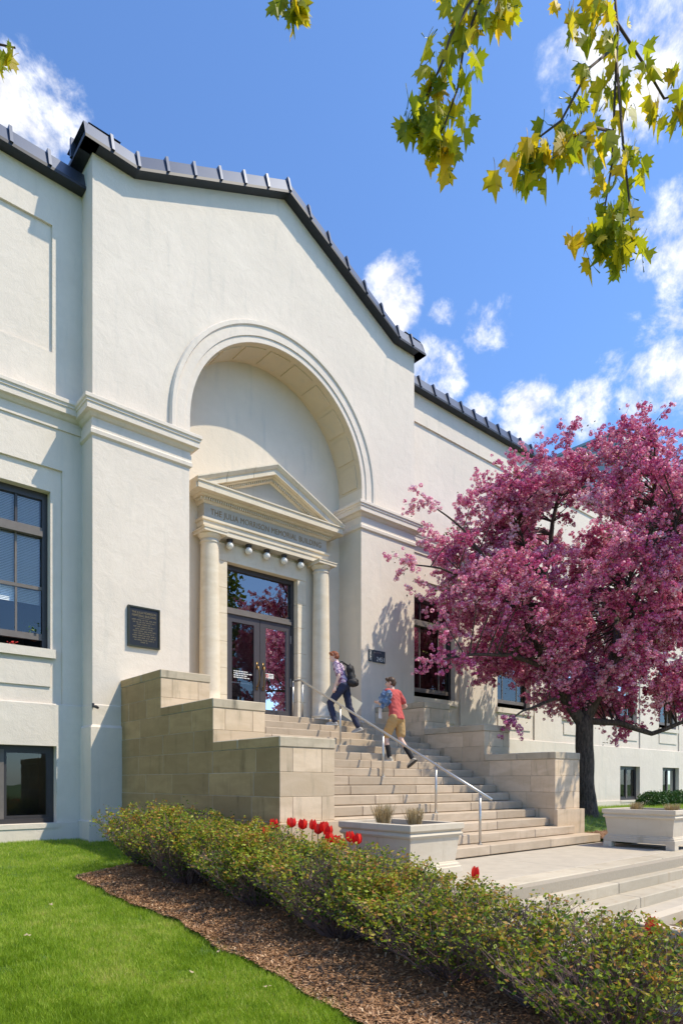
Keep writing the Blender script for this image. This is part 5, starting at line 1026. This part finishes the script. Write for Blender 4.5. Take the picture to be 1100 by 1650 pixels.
local_part('t_shirt', body_mesh('t_shirt', [(s_[0], s_[1], s_[2], tuple(x+inf for x in s_[3]) if hasattr(s_[3], '__len__') else s_[3]+inf, tuple(x+inf for x in s_[4]) if hasattr(s_[4], '__len__') else s_[4]+inf) for s_ in tor] + [('c', (0, -0.105, 0.90), (0, -0.08, 1.0), (0.19, 0.155, 0.05), (0.18, 0.14, 0.08)), ('c', shL, Vector(shL).lerp(Vector(elL), 0.62), 0.074, 0.076), ('c', shR, Vector(shR).lerp(Vector(elR), 0.62), 0.074, 0.076)]), 'shirt_red', pb)
local_part('shorts', body_mesh('shorts', [('c', (-0.05, -0.105, 0.90), (0.05, -0.105, 0.90), (0.125, 0.135, 0.10), (0.125, 0.135, 0.10)), ('c', hipL, (-0.11, 0.08, 0.58), 0.115, 0.10), ('c', hipR, (0.115, -0.12, 0.58), 0.115, 0.10)]), 'khaki', pb)
kn = Vector(knL).lerp(Vector(anL), 0.45); local_part('sock', body_mesh('sock', [('c', kn, anL, 0.056, 0.05)], 0.012, 2), 'sock_black', pb)
kn = Vector(knR).lerp(Vector(anR), 0.45); local_part('sock', body_mesh('sock', [('c', kn, anR, 0.056, 0.05)], 0.012, 2), 'sock_black', pb)
shoe(pb, anL, (0, 1), 0.0, 'shoe_tan', 'sole_white'); shoe(pb, (0.10, -0.43, 0.035), (0, 1), R(-34), 'shoe_tan', 'sole_dark')
local_part('hair', body_mesh('hair', [('e', rt(0, -0.022, 0.045), (0.083, 0.10, 0.088)), ('e', rt(0, -0.06, -0.005), (0.078, 0.064, 0.085)), ('c', rt(-0.05, 0.055, 0.085), rt(0.05, 0.055, 0.085), 0.034, 0.034)], 0.011, 2), 'hair_brown', pb)
for sx in (-0.032, 0.032): local_part('eyes', MB().lathe([(0.001, -0.008), (0.009, 0), (0.001, 0.008)], 0, 0, 8), 'eye_dark', pb).location = rt(sx, 0.082, 0.018)
dj = thing('denim_jacket', place_at(pb, -0.24, 0.02, 1.32), 'bundled blue denim jacket over the arm of the person in red', 'jacket', None, pb.rotation_euler.z)
segs = []; r2 = random.Random(4)
for k in range(9): c = Vector((r2.gauss(-0.03, 0.05), r2.gauss(0.02, 0.06), r2.gauss(0.0, 0.085))); segs.append(('c', c, c + Vector((r2.gauss(0, 0.06), r2.gauss(0, 0.05), r2.gauss(0, 0.06))), r2.uniform(0.045, 0.075), r2.uniform(0.04, 0.07)))
segs += [('c', (0.04, 0.03, 0.16), (-0.05, 0.0, 0.05), 0.05, 0.07)]
jm = body_mesh('cloth', segs, 0.012, 1)
for v in jm.vertices: v.co += Vector((mnoise.noise(v.co*16), mnoise.noise(v.co*16+Vector((5, 0, 0))), mnoise.noise(v.co*16+Vector((0, 5, 0)))))*0.022
local_part('cloth', jm, 'denim', dj); local_part('sleeve', body_mesh('sleeve', [('c', (-0.04, -0.02, -0.03), (-0.08, 0.02, -0.20), 0.05, 0.04)], 0.012, 2), 'denim', dj)
ppr = thing('paper_sheet', place_at(pb, -0.26, 0.14, 1.0), 'small white folded paper held by the person in red', 'paper', None, pb.rotation_euler.z)
local_part('sheet', MB().box(-0.05, 0.05, -0.004, 0.004, -0.10, 0.12), 'white_paint', ppr)

# ------------------------------------------------------------------ small things on the window ledge
fp = thing('red_flower_pot', (3.42, YW+0.22, 2.53), 'small red flowers on the left window ledge', 'flower')
local_part('pot', MB().lathe([(0.03, 0), (0.04, 0.06)], 0, 0, 10), 'red_board', fp); r2 = random.Random(2); hb = MB()
for k in range(14): c = (r2.gauss(0, 0.03), r2.gauss(0, 0.015), 0.09+r2.gauss(0, 0.02)); hb.lathe([(0.001, c[2]-0.014), (0.016, c[2]), (0.001, c[2]+0.014)], c[0], c[1], 6)
local_part('blooms', hb, 'red_paint', fp)
pp = thing('window_plant', (3.82, YW+0.36, 2.72), 'dark leafy pot plant inside the left window', 'plant'); n = 90; v = rng.normal(0, 0.08, (n, 3)) + np.array([0, 0, 0.22])
local_part('leaves', scatter('leaves', np.array([(0, 0, 0), (0.25, 0.5, 0.05), (0, 1, 0), (-0.25, 0.5, 0.05)]), np.array([[0, 1, 2, 3]]), v, rand_rot(n), rng.uniform(0.05, 0.09, n), rng.random(n), 'box_leaf'), 'box_leaf', pp)
local_part('pot', MB().lathe([(0.05, 0), (0.07, 0.11)], 0, 0, 12), 'red_board', pp)
